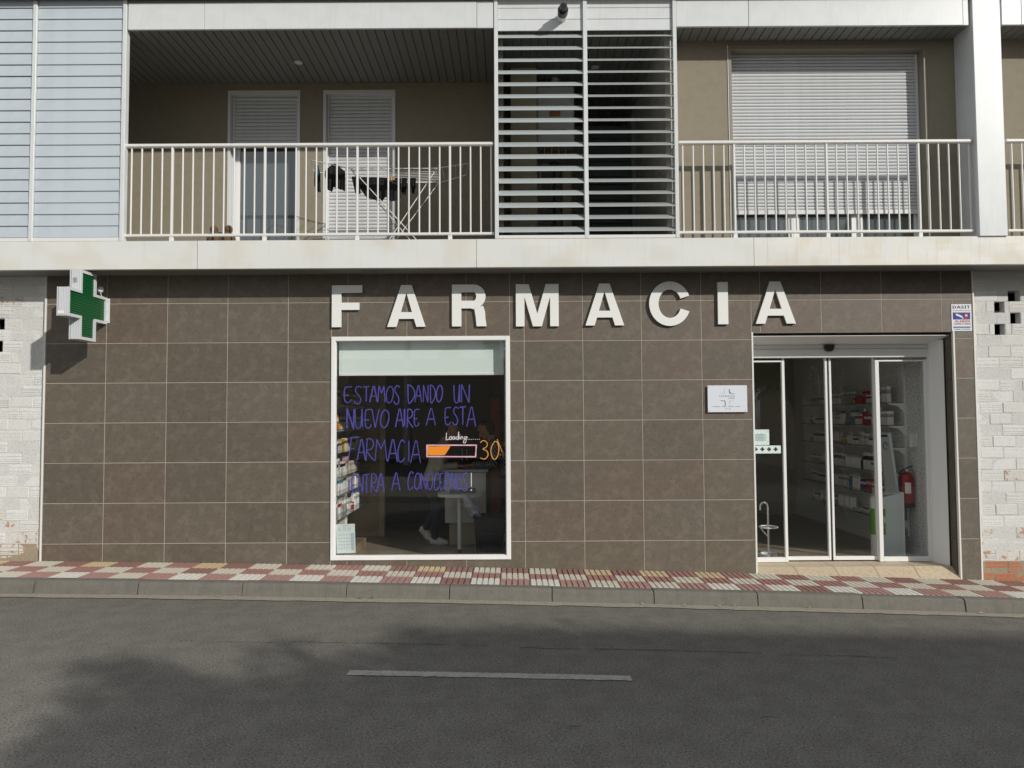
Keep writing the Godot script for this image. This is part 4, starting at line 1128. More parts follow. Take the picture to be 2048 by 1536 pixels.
func leaf(called: String, label: String, x0: float, x1: float, z: float, wl: float, wr_: float, y1: float, lowest: float) -> Node3D:
	var t := thing(called, label, "door", Vector3((x0 + x1) / 2, FL, z), "glazed parts of the entrance")
	var h := y1 - FL
	var a := x0 - (x0 + x1) / 2; var e := -a
	part("stile", sbox(a, a + wl, lowest, h, -0.022, 0.022, 0.003), M.white, t)
	part("stile", sbox(e - wr_, e, lowest, h, -0.022, 0.022, 0.003), M.white, t)
	part("bottom_rail", sbox(a + wl, e - wr_, lowest, 0.055, -0.021, 0.021, 0.003), M.white, t)
	part("top_rail", sbox(a + wl, e - wr_, h - 0.018, h, -0.021, 0.021, 0.003), M.white, t)
	part("pane", sbox(a + wl - 0.004, e - wr_ + 0.004, 0.05, h - 0.014, -0.003, 0.003), M.glass, t)
	return t
func doors() -> void:
	var dl := dor.position.x; var dr := dor.end.x
	var y1 := UY(1700, 715.5, DZ)
	var x := func(p: float) -> float: return UX(p, 900, DZ)
	var jr: float = x.call(1856.5)
	leaf("glazed_side_panel", "fixed glass side panel with frosted strip of crosses", dl - 0.04, x.call(1571.0), DZ, 0.03, 0.032, y1 - 0.03, 0.0)
	leaf("sliding_door_leaf", "sliding glass door leaf next to the frosted strip panel", x.call(1571.0) + 0.001, x.call(1659.5), DZ - 0.045, 0.012, 0.026, y1 + 0.02, 0.012)
	var l1 := get_child(get_child_count() - 1)
	part("rubber_seal", sbox((x.call(1659.5) - x.call(1571.0)) / 2, (x.call(1659.5) - x.call(1571.0)) / 2 + 0.020, 0.012, y1 + 0.02 - FL, -0.015, 0.015, 0.003), M.rubber_and_gap_dark, l1)
	leaf("sliding_door_leaf", "sliding glass door leaf in front of the white recycling tube", x.call(1663.2), x.call(1754.0), DZ - 0.045, 0.026, 0.012, y1 + 0.02, 0.012)
	leaf("glazed_side_panel", "fixed glass side panel in front of the fire extinguisher", x.call(1752.5), jr, DZ, 0.046, 0.036, y1 - 0.03, 0.0)
	# header with sensor
	var hd := thing("door_header", "white door operator header above the sliding glass doors", "door header", Vector3(0, y1, DZ))
	var y2 := UY(1700, 689, DZ + 0.04)
	part("cover", sbox(dl - 0.05, jr, 0.002, 0.10, -0.10, 0.038, 0.004), M.white, hd)
	part("upper_cover", sbox(dl - 0.05, jr, 0.103, y2 - y1, -0.10, 0.034, 0.004), M.white, hd)
	var sn := thing("motion_sensor", "small black motion sensor on the door header", "sensor", U(1658, 697, DZ + 0.05))
	var b := B.new(); b.ball(Vector3(0, 0.0, 0.0), Vector3(0.058, 0.036, 0.03), 16, 8); part("housing", b, M.blackplastic, sn)
	part("mount", sbox(-0.06, 0.06, 0.012, 0.04, -0.018, 0.024, 0.006), M.blackplastic, sn)
	# shutter box soffit and white jamb
	var jb := thing("door_lining", "white sheet lining of the entrance recess", "door frame")
	b = B.new() # the soffit rises a little towards the street
	var yf := UY(1700, 672, -0.05)
	b.quad(Vector3(dl - 0.03, y2 + 0.001, DZ + 0.03), Vector3(dr - 0.03, y2 + 0.001, DZ + 0.03), Vector3(dr - 0.03, yf, -0.05), Vector3(dl - 0.03, yf, -0.05))
	b.quad(Vector3(dl - 0.03, yf, -0.05), Vector3(dr - 0.03, yf, -0.05), Vector3(dr - 0.03, yf + 0.006, -0.05), Vector3(dl - 0.03, yf + 0.006, -0.05))
	b.quad(Vector3(dl - 0.03, yf + 0.006, -0.05), Vector3(dr - 0.03, yf + 0.006, -0.05), Vector3(dr - 0.03, y2 + 0.02, DZ + 0.03), Vector3(dl - 0.03, y2 + 0.02, DZ + 0.03))
	part("soffit_panel", b, M.white, jb)
	part("jamb_panel", sbox(jr - 0.0, jr + 0.03, FL - 0.04, y2 + 0.0, DZ - 0.02, -0.36, 0.002), M.white, jb)
	b = B.new() # splayed cheek from the glass to the front
	var a := Vector3(jr + 0.012, FL - 0.06, DZ + 0.035); var e := Vector3(dr - 0.036, FL - 0.10, -0.15)
	b.quad(a, e, Vector3(e.x, y2 + 0.03, e.z), Vector3(a.x, y2 + 0.03, a.z))
	b.quad(e, e + Vector3(0.03, 0, 0), Vector3(e.x + 0.03, y2 + 0.03, e.z), Vector3(e.x, y2 + 0.03, e.z))
	part("jamb_panel", b, M.white, jb)
	part("shutter_guide", sbox(dr - 0.040, dr - 0.028, FL - 0.1, y2 + 0.03, -0.146, -0.132, 0.001), M.rubber_and_gap_dark, jb)  # near-black strip paints in the shade of the guide groove
	part("left_cheek", sbox(dl - 0.06, dl - 0.002, FL - 0.1, y2 + 0.05, DZ - 0.06, -0.13), M.white, jb)
	# stone doorstep
	var st := thing("doorstep", "beige stone doorstep in front of the glass doors", "doorstep", Vector3(0, FL, 0))
	var n := 5
	for k in n:
		var xa := lerpf(dl + 0.016, dr - 0.016, float(k) / n) + 0.0025; var xb := lerpf(dl + 0.016, dr - 0.016, float(k + 1) / n) - 0.0025
		b = B.new(); b.off = Vector2(rr(0, 3), rr(0, 3))
		b.cuboid(xa, xb, -0.3, -0.004, DZ - 0.06, -0.13, 0.002)
		part("stone_slab", b, M.sill, st)
		b = B.new(); b.off = Vector2(rr(0, 3), rr(0, 3))
		var ga := gy(xa) + 0.006 - FL; var gb := gy(xb) + 0.006 - FL
		b.quad(Vector3(xa, ga, 0.012), Vector3(xb, gb, 0.012), Vector3(xb, -0.006, -0.128), Vector3(xa, -0.006, -0.128))
		b.quad(Vector3(xa, ga - 0.2, 0.012), Vector3(xb, gb - 0.2, 0.012), Vector3(xb, gb, 0.012), Vector3(xa, ga, 0.012))
		part("ramp_slab", b, M.sill, st)
	# notices on the left glass
	var zz := DZ + 0.008
	var s0 := U(1500, 907, zz); var s1 := U(1561.5, 891, zz)
	var fs := thing("frosted_strip", "pale frosted glass strip with a row of dark crosses", "sticker", Vector3(0, s0.y, zz))
	part("film", sbox(s0.x, s1.x, 0, s1.y - s0.y, 0, 0.0008), M.paper, fs)
	for k in 4:
		var c := U(1511.4 + k * 13.3, 898.5, zz)
		b = B.new(); b.box(Vector3.ZERO, Vector3(0.046, 0.018, 0.0006)); b.box(Vector3(0, 0.016, 0), Vector3(0.018, 0.014, 0.0006)); b.box(Vector3(0, -0.016, 0), Vector3(0.018, 0.014, 0.0006))
		part("cross", b, M.black, fs, Vector3(c.x, c.y - s0.y, 0.0015))
	s0 = U(1500, 890.2, zz); s1 = U(1538, 859, zz)
	var po := thing("notice", "square pale notice with speckled border above the frosted strip", "notice", Vector3(0, s0.y, zz))
	var hh := s1.y - s0.y
	part("sheet", sbox(s0.x, s1.x, 0, hh, 0, 0.0008), M.paper, po)
	part("text_panel", sbox(s0.x, s1.x - 0.035, 0.045, hh - 0.05, 0.0009, 0.0014), mat(L(0.42, 0.52, 0.51), 0.8), po)
	b = B.new()
	for k in 5: b.cuboid(s0.x, s1.x - 0.06 - 0.012 * (k % 2), 0.055 + k * 0.016, 0.060 + k * 0.016, 0.0015, 0.0018)
	for k in 90:
		var bx := rr(s0.x, s1.x - 0.004); var by := rr(0.004, hh - 0.004)
		if bx < s1.x - 0.036 and by > 0.044 and by < hh - 0.05: continue
		b.box(Vector3(bx, by, 0.0012), Vector3(rr(0.003, 0.008), rr(0.003, 0.006), 0.0004), 0, Basis(Vector3(0, 0, 1), rr(0, 3)))
	part("print", b, mat(L(0.20, 0.30, 0.30), 0.8), po)

# ---------------------------------------------------------------- signs
func ring_piece(b: B, c: Vector2, ro: Vector2, ri: Vector2, a0: float, a1: float, n: int, d: float) -> void: # part of an elliptic ring, extruded
	for k in n:
		var t0 := lerpf(a0, a1, float(k) / n); var t1 := lerpf(a0, a1, float(k + 1) / n)
		var o0 := c + Vector2(cos(t0), sin(t0)) * ro; var o1 := c + Vector2(cos(t1), sin(t1)) * ro
		var i0 := c + Vector2(cos(t0), sin(t0)) * ri; var i1 := c + Vector2(cos(t1), sin(t1)) * ri
		b.quad(Vector3(i0.x, i0.y, d), Vector3(o0.x, o0.y, d), Vector3(o1.x, o1.y, d), Vector3(i1.x, i1.y, d))
		b.quad(Vector3(o0.x, o0.y, 0), Vector3(o1.x, o1.y, 0), Vector3(o1.x, o1.y, d), Vector3(o0.x, o0.y, d))
		b.quad(Vector3(i1.x, i1.y, 0), Vector3(i0.x, i0.y, 0), Vector3(i0.x, i0.y, d), Vector3(i1.x, i1.y, d))
	for t in [a0, a1]:
		var o := c + Vector2(cos(t), sin(t)) * ro; var i := c + Vector2(cos(t), sin(t)) * ri
		b.quad(Vector3(o.x, o.y, 0), Vector3(i.x, i.y, 0), Vector3(i.x, i.y, d), Vector3(o.x, o.y, d))
func pv(a: Array) -> PackedVector2Array:
	var p := PackedVector2Array()
	for i in range(0, a.size(), 2): p.append(Vector2(a[i], a[i + 1]))
	return p
func glyph(ch: String, w: float, h: float, s: float, d: float) -> B: # block capitals, stem s
	var b := B.new()
	if ch == "I": b.prism(pv([0, 0, w, 0, w, h, 0, h]), 0, d)
	elif ch == "F":
		b.prism(pv([0, 0, s, 0, s, h * 0.41, w * 0.9, h * 0.41, w * 0.9, h * 0.58, s, h * 0.58, s, h * 0.82, w, h * 0.82, w, h, 0, h]), 0, d)
	elif ch == "M":
		var k := s * 0.92
		b.prism(pv([0, 0, k, 0, k, h * 0.70, w / 2 - k * 0.52, 0, w / 2 + k * 0.52, 0, w - k, h * 0.70, w - k, 0, w, 0, w, h, w - k * 1.5, h, w / 2, h * 0.30, k * 1.5, h, 0, h]), 0, d)
	elif ch == "A":
		var m := w / 2; var k := s * 0.56
		var bar0 := h * 0.19; var bar1 := h * 0.35
		var xo := func(y: float) -> float: return (m - k) * y / h        # outer left edge
		var xi := func(y: float) -> float: return s + (m - s) * y / (h * 0.82)  # inner left edge
		var pieces := [pv([0, 0, s * 0.98, 0, xi.call(bar0), bar0, xo.call(bar0), bar0])]
		pieces.append(pv([w, 0, w - xo.call(bar0), bar0, w - xi.call(bar0), bar0, w - s * 0.98, 0]))
		pieces.append(pv([xo.call(bar0), bar0, w - xo.call(bar0), bar0, w - xo.call(bar1), bar1, xo.call(bar1), bar1]))
		pieces.append(pv([xo.call(bar1), bar1, xi.call(bar1), bar1, m, h * 0.82, m, h, m - k, h]))
		pieces.append(pv([w - xo.call(bar1), bar1, m + k, h, m, h, m, h * 0.82, w - xi.call(bar1), bar1]))
		for p in pieces: b.poly(p, d)
		b.walls(pv([0, 0, s * 0.98, 0, xi.call(bar0), bar0, w - xi.call(bar0), bar0, w - s * 0.98, 0, w, 0, m + k, h, m - k, h]), 0, d)
		var hole := pv([xi.call(bar1), bar1, m, h * 0.82, w - xi.call(bar1), bar1])
		b.walls(hole, 0, d)
	elif ch == "R":
		var yb := h * 0.43; var cy := (h + yb) / 2; var ro := (h - yb) / 2; var t := s * 0.82
		var cx := w * 0.97 - ro
		b.prism(pv([0, 0, s, 0, s, h, 0, h]), 0, d)
		b.prism(pv([s, h - t, cx, h - t, cx, h, s, h]), 0, d)
		b.prism(pv([s, yb, cx, yb, cx, yb + t, s, yb + t]), 0, d)
		ring_piece(b, Vector2(cx, cy), Vector2(ro, ro), Vector2(ro - s, ro - t), -PI / 2, PI / 2, 18, d)
		# leg
		b.prism(pv([cx - 0.01, yb, w * 0.90, yb + 0.028, w * 0.955, yb - 0.035, w * 0.965, h * 0.18, w, 0.0, w - s * 1.08, 0.0, w - s * 1.16, h * 0.2, w - s * 1.3, yb - 0.012, w - s * 1.75, yb]), 0, d)
	elif ch == "C":
		ring_piece(b, Vector2(w * 0.52, h / 2), Vector2(w * 0.52, h / 2), Vector2(w * 0.52 - s, h / 2 - s * 0.86), 0.36, TAU - 0.36, 44, d)
	return b
func text(s: String, height: float, m: Material, parent: Node, at: Vector3, width := 0.0, weight := 700) -> void:
	var tm := TextMesh.new()
	var f := SystemFont.new(); f.font_names = PackedStringArray(["Droid Sans"]); f.font_weight = weight
	tm.font = f; tm.text = s; tm.font_size = 48; tm.pixel_size = 0.01; tm.depth = 0.02
	var bb := tm.get_aabb()
	var o := MeshInstance3D.new()
	o.name = "lettering"; o.mesh = tm; o.material_override = m
	var k := height / bb.size.y
	var kx := (width / bb.size.x) if width > 0 else k
	parent.add_child(o, true)
	o.scale = Vector3(kx, k, 0.02)
	var c := bb.get_center()
	o.position = at - Vector3(c.x * kx, c.y * k, 0)
func signs() -> void:
	var data := [["F", 663.5, 724.5, 570.3, 654.3, "white raised letter F at the start of the shop sign"], ["A", 774.3, 851, 569.8, 653.8, "white raised letter A between the F and the R"], ["R", 904, 973, 568.8, 652.8, "white raised letter R between the first A and the M"], ["M", 1032, 1117, 567.9, 652.8, "white raised letter M in the middle of the shop sign"], ["A", 1171, 1247.4, 566.9, 651, "white raised letter A between the M and the C"], ["C", 1299, 1377.3, 562.5, 652, "white raised round letter C of the shop sign"], ["I", 1436.4, 1455.4, 564, 648.4, "white raised straight letter I of the shop sign"], ["A", 1512, 1590, 562.5, 647.4, "white raised letter A above the glass doors, ending the sign"]]
	for a in data:
		var p0 := U(a[1], a[4], 0.035); var p1 := U(a[2], a[3], 0.035)
		var b := glyph(a[0], p1.x - p0.x, p1.y - p0.y, 0.104, 0.026)
		solo("sign_letter", b, M.letter, a[5], "letter", Vector3(p0.x, p0.y, 0.010), "raised letters of the shop sign")
	# plaque by the door
	var c0 := U(1416, 824.5, 0.03); var c1 := U(1494, 770.5, 0.03)
	var pl := thing("door_plaque", "small white plaque with a thin cross emblem on the tiles by the entrance", "plaque", Vector3((c0.x + c1.x) / 2, (c0.y + c1.y) / 2, 0.022))
	var hw := (c1.x - c0.x) / 2; var hh := (c1.y - c0.y) / 2
	part("plate", sbox(-hw, hw, -hh, hh, 0, 0.006, 0.001), mat(L(0.70, 0.74, 0.80), 0.25), pl)
	for s in [[-1, -1], [1, -1], [-1, 1], [1, 1]]:
		var b := B.new(); b.tube([Vector3(s[0] * (hw - 0.018), s[1] * (hh - 0.018), -0.022), Vector3(s[0] * (hw - 0.018), s[1] * (hh - 0.018), 0.010)], 0.006, 8)
		part("stud", b, M.alu, pl)
	var gr := mat(L(0.16, 0.16, 0.19), 0.7)
	var em := B.new()
	for q in [[-0.033, 0.085, 0.002, 0.05], [-0.06, 0.062, 0.05, 0.002], [0.022, 0.088, 0.010, 0.035], [0.030, 0.066, 0.014, 0.022], [0.058, 0.055, 0.045, 0.006], [-0.052, -0.022, 0.050, 0.007], [-0.026, -0.052, 0.010, 0.050], [0.020, -0.048, 0.002, 0.055], [0.045, -0.024, 0.05, 0.002]]:
		em.box(Vector3(q[0], q[1], 0.0066), Vector3(q[2], q[3], 0.0006))
	part("emblem", em, gr, pl)
	text("F A R M A C I A", 0.016, gr, pl, Vector3(-0.005, 0.030, 0.0066), 0.165)
	text("LA MUELA", 0.010, gr, pl, Vector3(0.045, 0.006, 0.0066), 0.078)
	em = B.new() # two lines too small to read
	var xx := -0.165
	for w in [0.082, 0.010, 0.052, 0.010, 0.062, 0.010, 0.050]:
		if w > 0.02: em.box(Vector3(xx + w / 2, -0.086, 0.0066), Vector3(w, 0.0075, 0.0006))
		xx += w + 0.004
	em.box(Vector3(-0.016, -0.112, 0.0066), Vector3(0.03, 0.006, 0.0006)); em.box(Vector3(0.022, -0.112, 0.0066), Vector3(0.028, 0.006, 0.0006))
	part("fine_print", em, mat(L(0.33, 0.34, 0.38), 0.7), pl)
	# alarm sign
	c0 = U(1904.5, 662, 0.012); c1 = U(1943, 608, 0.012)
	var al := thing("alarm_sign", "small white alarm warning sign with a blue picture of a camera", "sign", Vector3((c0.x + c1.x) / 2, (c0.y + c1.y) / 2, 0.002))
	hw = (c1.x - c0.x) / 2; hh = (c1.y - c0.y) / 2
	part("plate", sbox(-hw, hw, -hh, hh, 0, 0.004, 0.001), mat(L(0.72, 0.74, 0.78), 0.4), al)
	var zt := 0.0048
	var dk := mat(L(0.015, 0.02, 0.05), 0.6); var bl := mat(L(0.012, 0.025, 0.25), 0.6); var rd := mat(L(0.35, 0.015, 0.04), 0.6)
	text("DASIT", 0.034, dk, al, Vector3(0, hh - 0.033, zt), hw * 1.72)
	part("stripe", sbox(-hw * 0.88, hw * 0.88, hh - 0.072, hh - 0.068, 0.004, zt), dk, al)
	part("stripe", sbox(-hw * 0.88, hw * 0.88, hh - 0.092, hh - 0.088, 0.004, zt), rd, al)
	part("picture", sbox(-hw * 0.86, hw * 0.86, -0.022, hh - 0.096, 0.004, zt), bl, al)
	var cb := B.new(); cb.box(Vector3(-0.028, 0.022, zt + 0.0006), Vector3(0.075, 0.020, 0.0006), 0, Basis(Vector3(0, 0, 1), -0.42)); cb.box(Vector3(0.012, -0.006, zt + 0.0006), Vector3(0.014, 0.014, 0.0006), 0, Basis(Vector3(0, 0, 1), -0.42))
	part("camera_picture", cb, mat(L(0.75, 0.75, 0.75), 0.6), al)
	cb = B.new(); cb.box(Vector3(0.052, 0.040, zt + 0.0006), Vector3(0.03, 0.016, 0.0006)); cb.box(Vector3(0.052, -0.002, zt + 0.0006), Vector3(0.05, 0.026, 0.0006))
	part("guard_picture", cb, rd, al)
	cb = B.new(); cb.box(Vector3(0.052, 0.023, zt + 0.0007), Vector3(0.028, 0.017, 0.0006)); part("guard_face", cb, mat(L(0.75, 0.72, 0.7), 0.6), al)
	text("ALARMA", 0.024, rd, al, Vector3(0.010, -0.041, zt), hw * 1.55)
	text("CONECTADA", 0.020, mat(L(0.08, 0.03, 0.08), 0.6), al, Vector3(0.004, -0.070, zt), hw * 1.7)
	part("stripe", sbox(-hw * 0.86, hw * 0.86, -hh + 0.036, -hh + 0.050, 0.004, zt), mat(L(0.03, 0.05, 0.22), 0.6), al)
	text("Y AVISO A POLICIA", 0.013, dk, al, Vector3(0, -hh + 0.020, zt), hw * 1.65)
	pharmacy_cross()
func cross_outline(hl: float, ha: float) -> PackedVector2Array:
	return pv([-ha, -hl, ha, -hl, ha, -ha, hl, -ha, hl, ha, ha, ha, ha, hl, -ha, hl, -ha, ha, -hl, ha, -hl, -ha, -ha, -ha])
func pharmacy_cross() -> void:
	# stands out from the wall: the cross lies in the plane of depth and height
	var xr := -4.513; var th := 0.118
	var zc := 0.372; var yc := 2.895
	var hl := 0.322; var ha := 0.141
	yc = (UY(152, 541, 0.505) + UY(152, 677, 0.505)) / 2
	hl = (UY(152, 541, 0.505) - UY(152, 677, 0.505)) / 2
	var t := thing("pharmacy_cross", "green pharmacy cross sign in a white metal housing standing out from the wall", "sign", Vector3(xr - th / 2, yc, zc))
	var bs := Basis(Vector3(0, 0, -1), Vector3(0, 1, 0), Vector3(1, 0, 0)) # local x -> -z (towards the wall), y up, extrusion -> +x
	var wh := mat(L(0.60, 0.63, 0.65), 0.4)
	var o := cross_outline(hl, ha)
	# housing: ribbed edge band
	var b := B.new()
	var q := o; if Geometry2D.is_polygon_clockwise(q): q.reverse()
	b.walls(q, -th / 2 + 0.012, th / 2 - 0.012, bs)
	b.poly(cross_outline(hl - 0.002, ha - 0.002), -th / 2 + 0.02, -1, bs); b.poly(cross_outline(hl - 0.002, ha - 0.002), th / 2 - 0.03, 1, bs)
	part("housing", b, wh, t)
	b = B.new()
	for k in 6: # ribs round the edge
		var xx := -th / 2 + 0.016 + k * 0.0168
		var q2 := cross_outline(hl + 0.007, ha + 0.007)
		if Geometry2D.is_polygon_clockwise(q2): q2.reverse()
		b.walls(q2, xx, xx + 0.006, bs)
		for i in q2.size():
			var j := (i + 1) % q2.size()
			for sgn in [0, 1]:
				var dd: float = xx + 0.006 * sgn
				var a := bs * Vector3(q[i].x, q[i].y, dd); var e := bs * Vector3(q[j].x, q[j].y, dd); var c := bs * Vector3(q2[j].x, q2[j].y, dd); var d := bs * Vector3(q2[i].x, q2[i].y, dd)
				if sgn: b.quad(a, e, c, d)
				else: b.quad(d, c, e, a)
	part("edge_ribs", b, wh, t)
	# both green faces with their rims
	var green := mat(L(0.004, 0.085, 0.022), 0.3); var green2 := mat(L(0.010, 0.16, 0.05), 0.35)
	for s in [1.0, -1.0]:
		b = B.new()
		var oi := cross_outline(hl - 0.022, ha - 0.022)
		if Geometry2D.is_polygon_clockwise(oi): oi.reverse()
		var oo := cross_outline(hl + 0.008, ha + 0.008)
		if Geometry2D.is_polygon_clockwise(oo): oo.reverse()
		for i in oi.size():
			var j := (i + 1) % oi.size()
			var zf: float = s * th / 2
			var P := [Vector3(oo[i].x, oo[i].y, zf), Vector3(oo[j].x, oo[j].y, zf), Vector3(oi[j].x, oi[j].y, zf), Vector3(oi[i].x, oi[i].y, zf)]
			if s < 0: P.reverse()
			b.quad(bs * P[0], bs * P[1], bs * P[2], bs * P[3])
			P = [Vector3(oi[i].x, oi[i].y, zf), Vector3(oi[j].x, oi[j].y, zf), Vector3(oi[j].x, oi[j].y, zf - s * 0.02), Vector3(oi[i].x, oi[i].y, zf - s * 0.02)]
			if s < 0: P.reverse()
			b.quad(bs * P[0], bs * P[1], bs * P[2], bs * P[3])
			P = [Vector3(oo[i].x, oo[i].y, zf - s * 0.012), Vector3(oo[j].x, oo[j].y, zf - s * 0.012), Vector3(oo[j].x, oo[j].y, zf), Vector3(oo[i].x, oo[i].y, zf)]
			if s < 0: P.reverse()
			b.quad(bs * P[0], bs * P[1], bs * P[2], bs * P[3])
		part("rim", b, wh, t)
		b = B.new()
		b.poly(cross_outline(hl - 0.022, ha - 0.022), s * (th / 2 - 0.018), s, bs)
		var face := part("green_face", b, green, t)
		b = B.new()
		var y := -hl + 0.040
		while y < hl - 0.03: # rows of lamps
			var half: float = (hl if absf(y) < ha else ha) - 0.040
			b.box(bs * Vector3(0, y, s * (th / 2 - 0.013)), Vector3(0.010, 0.009, 2 * half))
			y += 0.0243
		var rows := part("lamp_rows", b, green2, face); rows.set_meta("kind", "stuff")
	# label stickers on the outer edge
	part("sticker", sbox(-0.045, 0.02, -ha + 0.012, -ha + 0.045, hl + 0.0075, hl + 0.009), M.letter, t)
	b = B.new()
	for k in 6: b.box(Vector3(-0.005, 0.235 + k * 0.009, ha + 0.0085), Vector3(rr(0.03, 0.05), 0.003, 0.001))
	part("printed_label", b, M.ink, t)
	# wall plate and arm
	part("wall_plate", sbox(-0.03, 0.058 + 0.03, -0.135, 0.14, -zc + 0.001, -zc + 0.012, 0.002), M.alu, t)
	part("arm", sbox(-0.035, 0.035, -0.10, 0.10, -zc + 0.012, -hl - 0.004, 0.004), M.alu, t)
	for yy in [-0.11, 0.0, 0.115]:
		b = B.new(); b.tube([Vector3(0.072, yy, -zc + 0.01), Vector3(0.072, yy, -zc + 0.02)], 0.007, 8); part("bolt", b, M.alu, t)
	# little round sensor above the arm
	var u := U(201, 579, 0.10)
	var sn := thing("dome_sensor", "small round white sensor on a stalk beside the green cross", "sensor", u)
	b = B.new(); b.lathe([Vector2(0, -0.012), Vector2(0.034, -0.010), Vector2(0.036, 0.0), Vector2(0.024, 0.016), Vector2(0, 0.022)], Vector3.ZERO, 18, Basis(Vector3(1, 0, 0), PI / 2)); part("dome", b, M.letter, sn)
	b = B.new(); b.tube([Vector3(0, -0.03, 0), Vector3(0, -0.07, -0.02), Vector3(0.01, -0.08, -0.09)], 0.005, 6); part("stalk", b, M.letter, sn)

# ---------------------------------------------------------------- inside the pharmacy
const RW := 4.86   # right wall
const BZ := -4.6   # back wall
func product(kind: int, w: float, h: float, d: float) -> Array: # [[part name, builder, material], ...] standing on y = 0
	var out := []
	var b := B.new()
	if kind == 0: # carton with a printed band
		b.cuboid(-w / 2, w / 2, 0, h, -d / 2, d / 2, 0.001)
		out.append(["carton", b])
		b = B.new(); b.cuboid(-w / 2 - 0.0006, w / 2 + 0.0006, h * 0.55, h * 0.8, -d / 2 - 0.0006, d / 2 + 0.0006); out.append(["band", b])
	elif kind == 1: # bottle with cap
		var r := w / 2
		b.lathe([Vector2(0, 0), Vector2(r, 0.002), Vector2(r, h * 0.68), Vector2(r * 0.75, h * 0.76), Vector2(r * 0.4, h * 0.80), Vector2(r * 0.4, h * 0.83)], Vector3.ZERO, 12)
		out.append(["bottle", b])
		b = B.new(); b.lathe([Vector2(r * 0.48, h * 0.82), Vector2(r * 0.48, h * 0.99), Vector2(0, h)], Vector3.ZERO, 10); out.append(["cap", b])
	elif kind == 2: # jar with lid
		var r := w / 2
		b.lathe([Vector2(0, 0), Vector2(r * 0.96, 0.001), Vector2(r, 0.006), Vector2(r, h * 0.7), Vector2(r * 0.9, h * 0.72)], Vector3.ZERO, 12)
		out.append(["jar", b])
		b = B.new(); b.lathe([Vector2(r * 1.02, h * 0.72), Vector2(r * 1.02, h), Vector2(0, h)], Vector3.ZERO, 12); out.append(["lid", b])
	elif kind == 3: # pump bottle
		var r := w / 2
		b.lathe([Vector2(0, 0), Vector2(r, 0.002), Vector2(r, h * 0.66), Vector2(r * 0.5, h * 0.73), Vector2(r * 0.35, h * 0.76)], Vector3.ZERO, 12)
		out.append(["bottle", b])
		b = B.new(); b.lathe([Vector2(r * 0.4, h * 0.75), Vector2(r * 0.4, h * 0.82), Vector2(r * 0.12, h * 0.83), Vector2(r * 0.12, h * 0.94)], Vector3.ZERO, 8)
		b.box(Vector3(-r * 0.3, h * 0.96, 0), Vector3(r * 1.3, h * 0.05, r * 0.45), 0.002); out.append(["pump", b])
	else: # tube standing on its cap
		var r := w / 2
		b.lathe([Vector2(r * 0.8, h * 0.16), Vector2(r, h * 0.2)], Vector3.ZERO, 12)
		for k in 12:
			var a0 := TAU * k / 12; var a1 := TAU * (k + 1) / 12
			b.quad(Vector3(cos(a1) * r, h * 0.2, sin(a1) * r), Vector3(cos(a0) * r, h * 0.2, sin(a0) * r), Vector3(cos(a0) * r * 1.15, h, sin(a0) * 0.003), Vector3(cos(a1) * r * 1.15, h, sin(a1) * 0.003))
		out.append(["tube", b])
		b = B.new(); b.lathe([Vector2(0, 0), Vector2(r * 0.85, 0), Vector2(r * 0.85, h * 0.17), Vector2(0, h * 0.17)], Vector3.ZERO, 10); out.append(["cap", b])
	return out
var pal := {}
func pmat(k: String) -> Material:
	if not pal.has(k):
		pal[k] = mat({"white": L(0.82, 0.82, 0.80), "cream": L(0.62, 0.58, 0.48), "red": L(0.45, 0.02, 0.03), "teal": L(0.02, 0.22, 0.30), "blue": L(0.03, 0.06, 0.35), "black": L(0.015, 0.015, 0.016), "green": L(0.02, 0.12, 0.07), "orange": L(0.65, 0.14, 0.01), "yellow": L(0.50, 0.34, 0.03), "grey": L(0.35, 0.36, 0.36), "pink": L(0.60, 0.20, 0.22), "brown": L(0.14, 0.07, 0.03)}[k], 0.45)
	return pal[k]
const KINDS := ["carton", "bottle", "jar", "pump bottle", "tube"]
func put(kind: int, w: float, h: float, d: float, c1: String, c2: String, at: Vector3, turn: float, where: String) -> void:
	var nm: String = ["product_carton", "product_bottle", "product_jar", "pump_bottle", "product_tube"][kind]
	var lab := "%s %s with %s %s on %s" % [c1, KINDS[kind], c2, ["band", "cap", "lid", "pump", "cap"][kind], where]
	var t := thing(nm, lab, KINDS[kind], at, "products on " + where, turn)
	var i := 0
	for p in product(kind, w, h, d):
		part(p[0], p[1], pmat(c1 if i == 0 else c2), t)
		i += 1
func fill_shelf(x: float, y: float, za: float, zb: float, side: float, plan: Array, where: String) -> void: # plan: [kind, c1, c2, w, h, count]
	var z := za
	for p in plan:
		for k in p[5]:
			var w: float = p[3] * rr(0.97, 1.03)
			z -= w / 2
			if z - w / 2 < zb: return
			put(p[0], p[3], p[4], p[3] * 0.7, p[1], p[2], Vector3(x + rr(-0.012, 0.012), y, z), side * PI / 2 + rr(-0.08, 0.08), where)
			z -= w / 2 + rr(0.002, 0.010)
	while z > zb: # the shelf goes on with plain packs
		var q: Array = [[0, "white", "grey", 0.065, 0.15], [1, "white", "grey", 0.05, 0.17], [0, "white", "teal", 0.07, 0.13], [0, "grey", "white", 0.08, 0.12], [4, "white", "grey", 0.05, 0.15], [0, "cream", "brown", 0.08, 0.14]][rng.randi() % 6]
		var n := rng.randi_range(2, 4)
		for k in n:
			z -= q[3] / 2
			if z - q[3] / 2 < zb: return
			put(q[0], q[3], q[4], q[3] * 0.7, q[1], q[2], Vector3(x + rr(-0.012, 0.012), y, z), side * PI / 2 + rr(-0.08, 0.08), where)
			z -= q[3] / 2 + rr(0.002, 0.01)
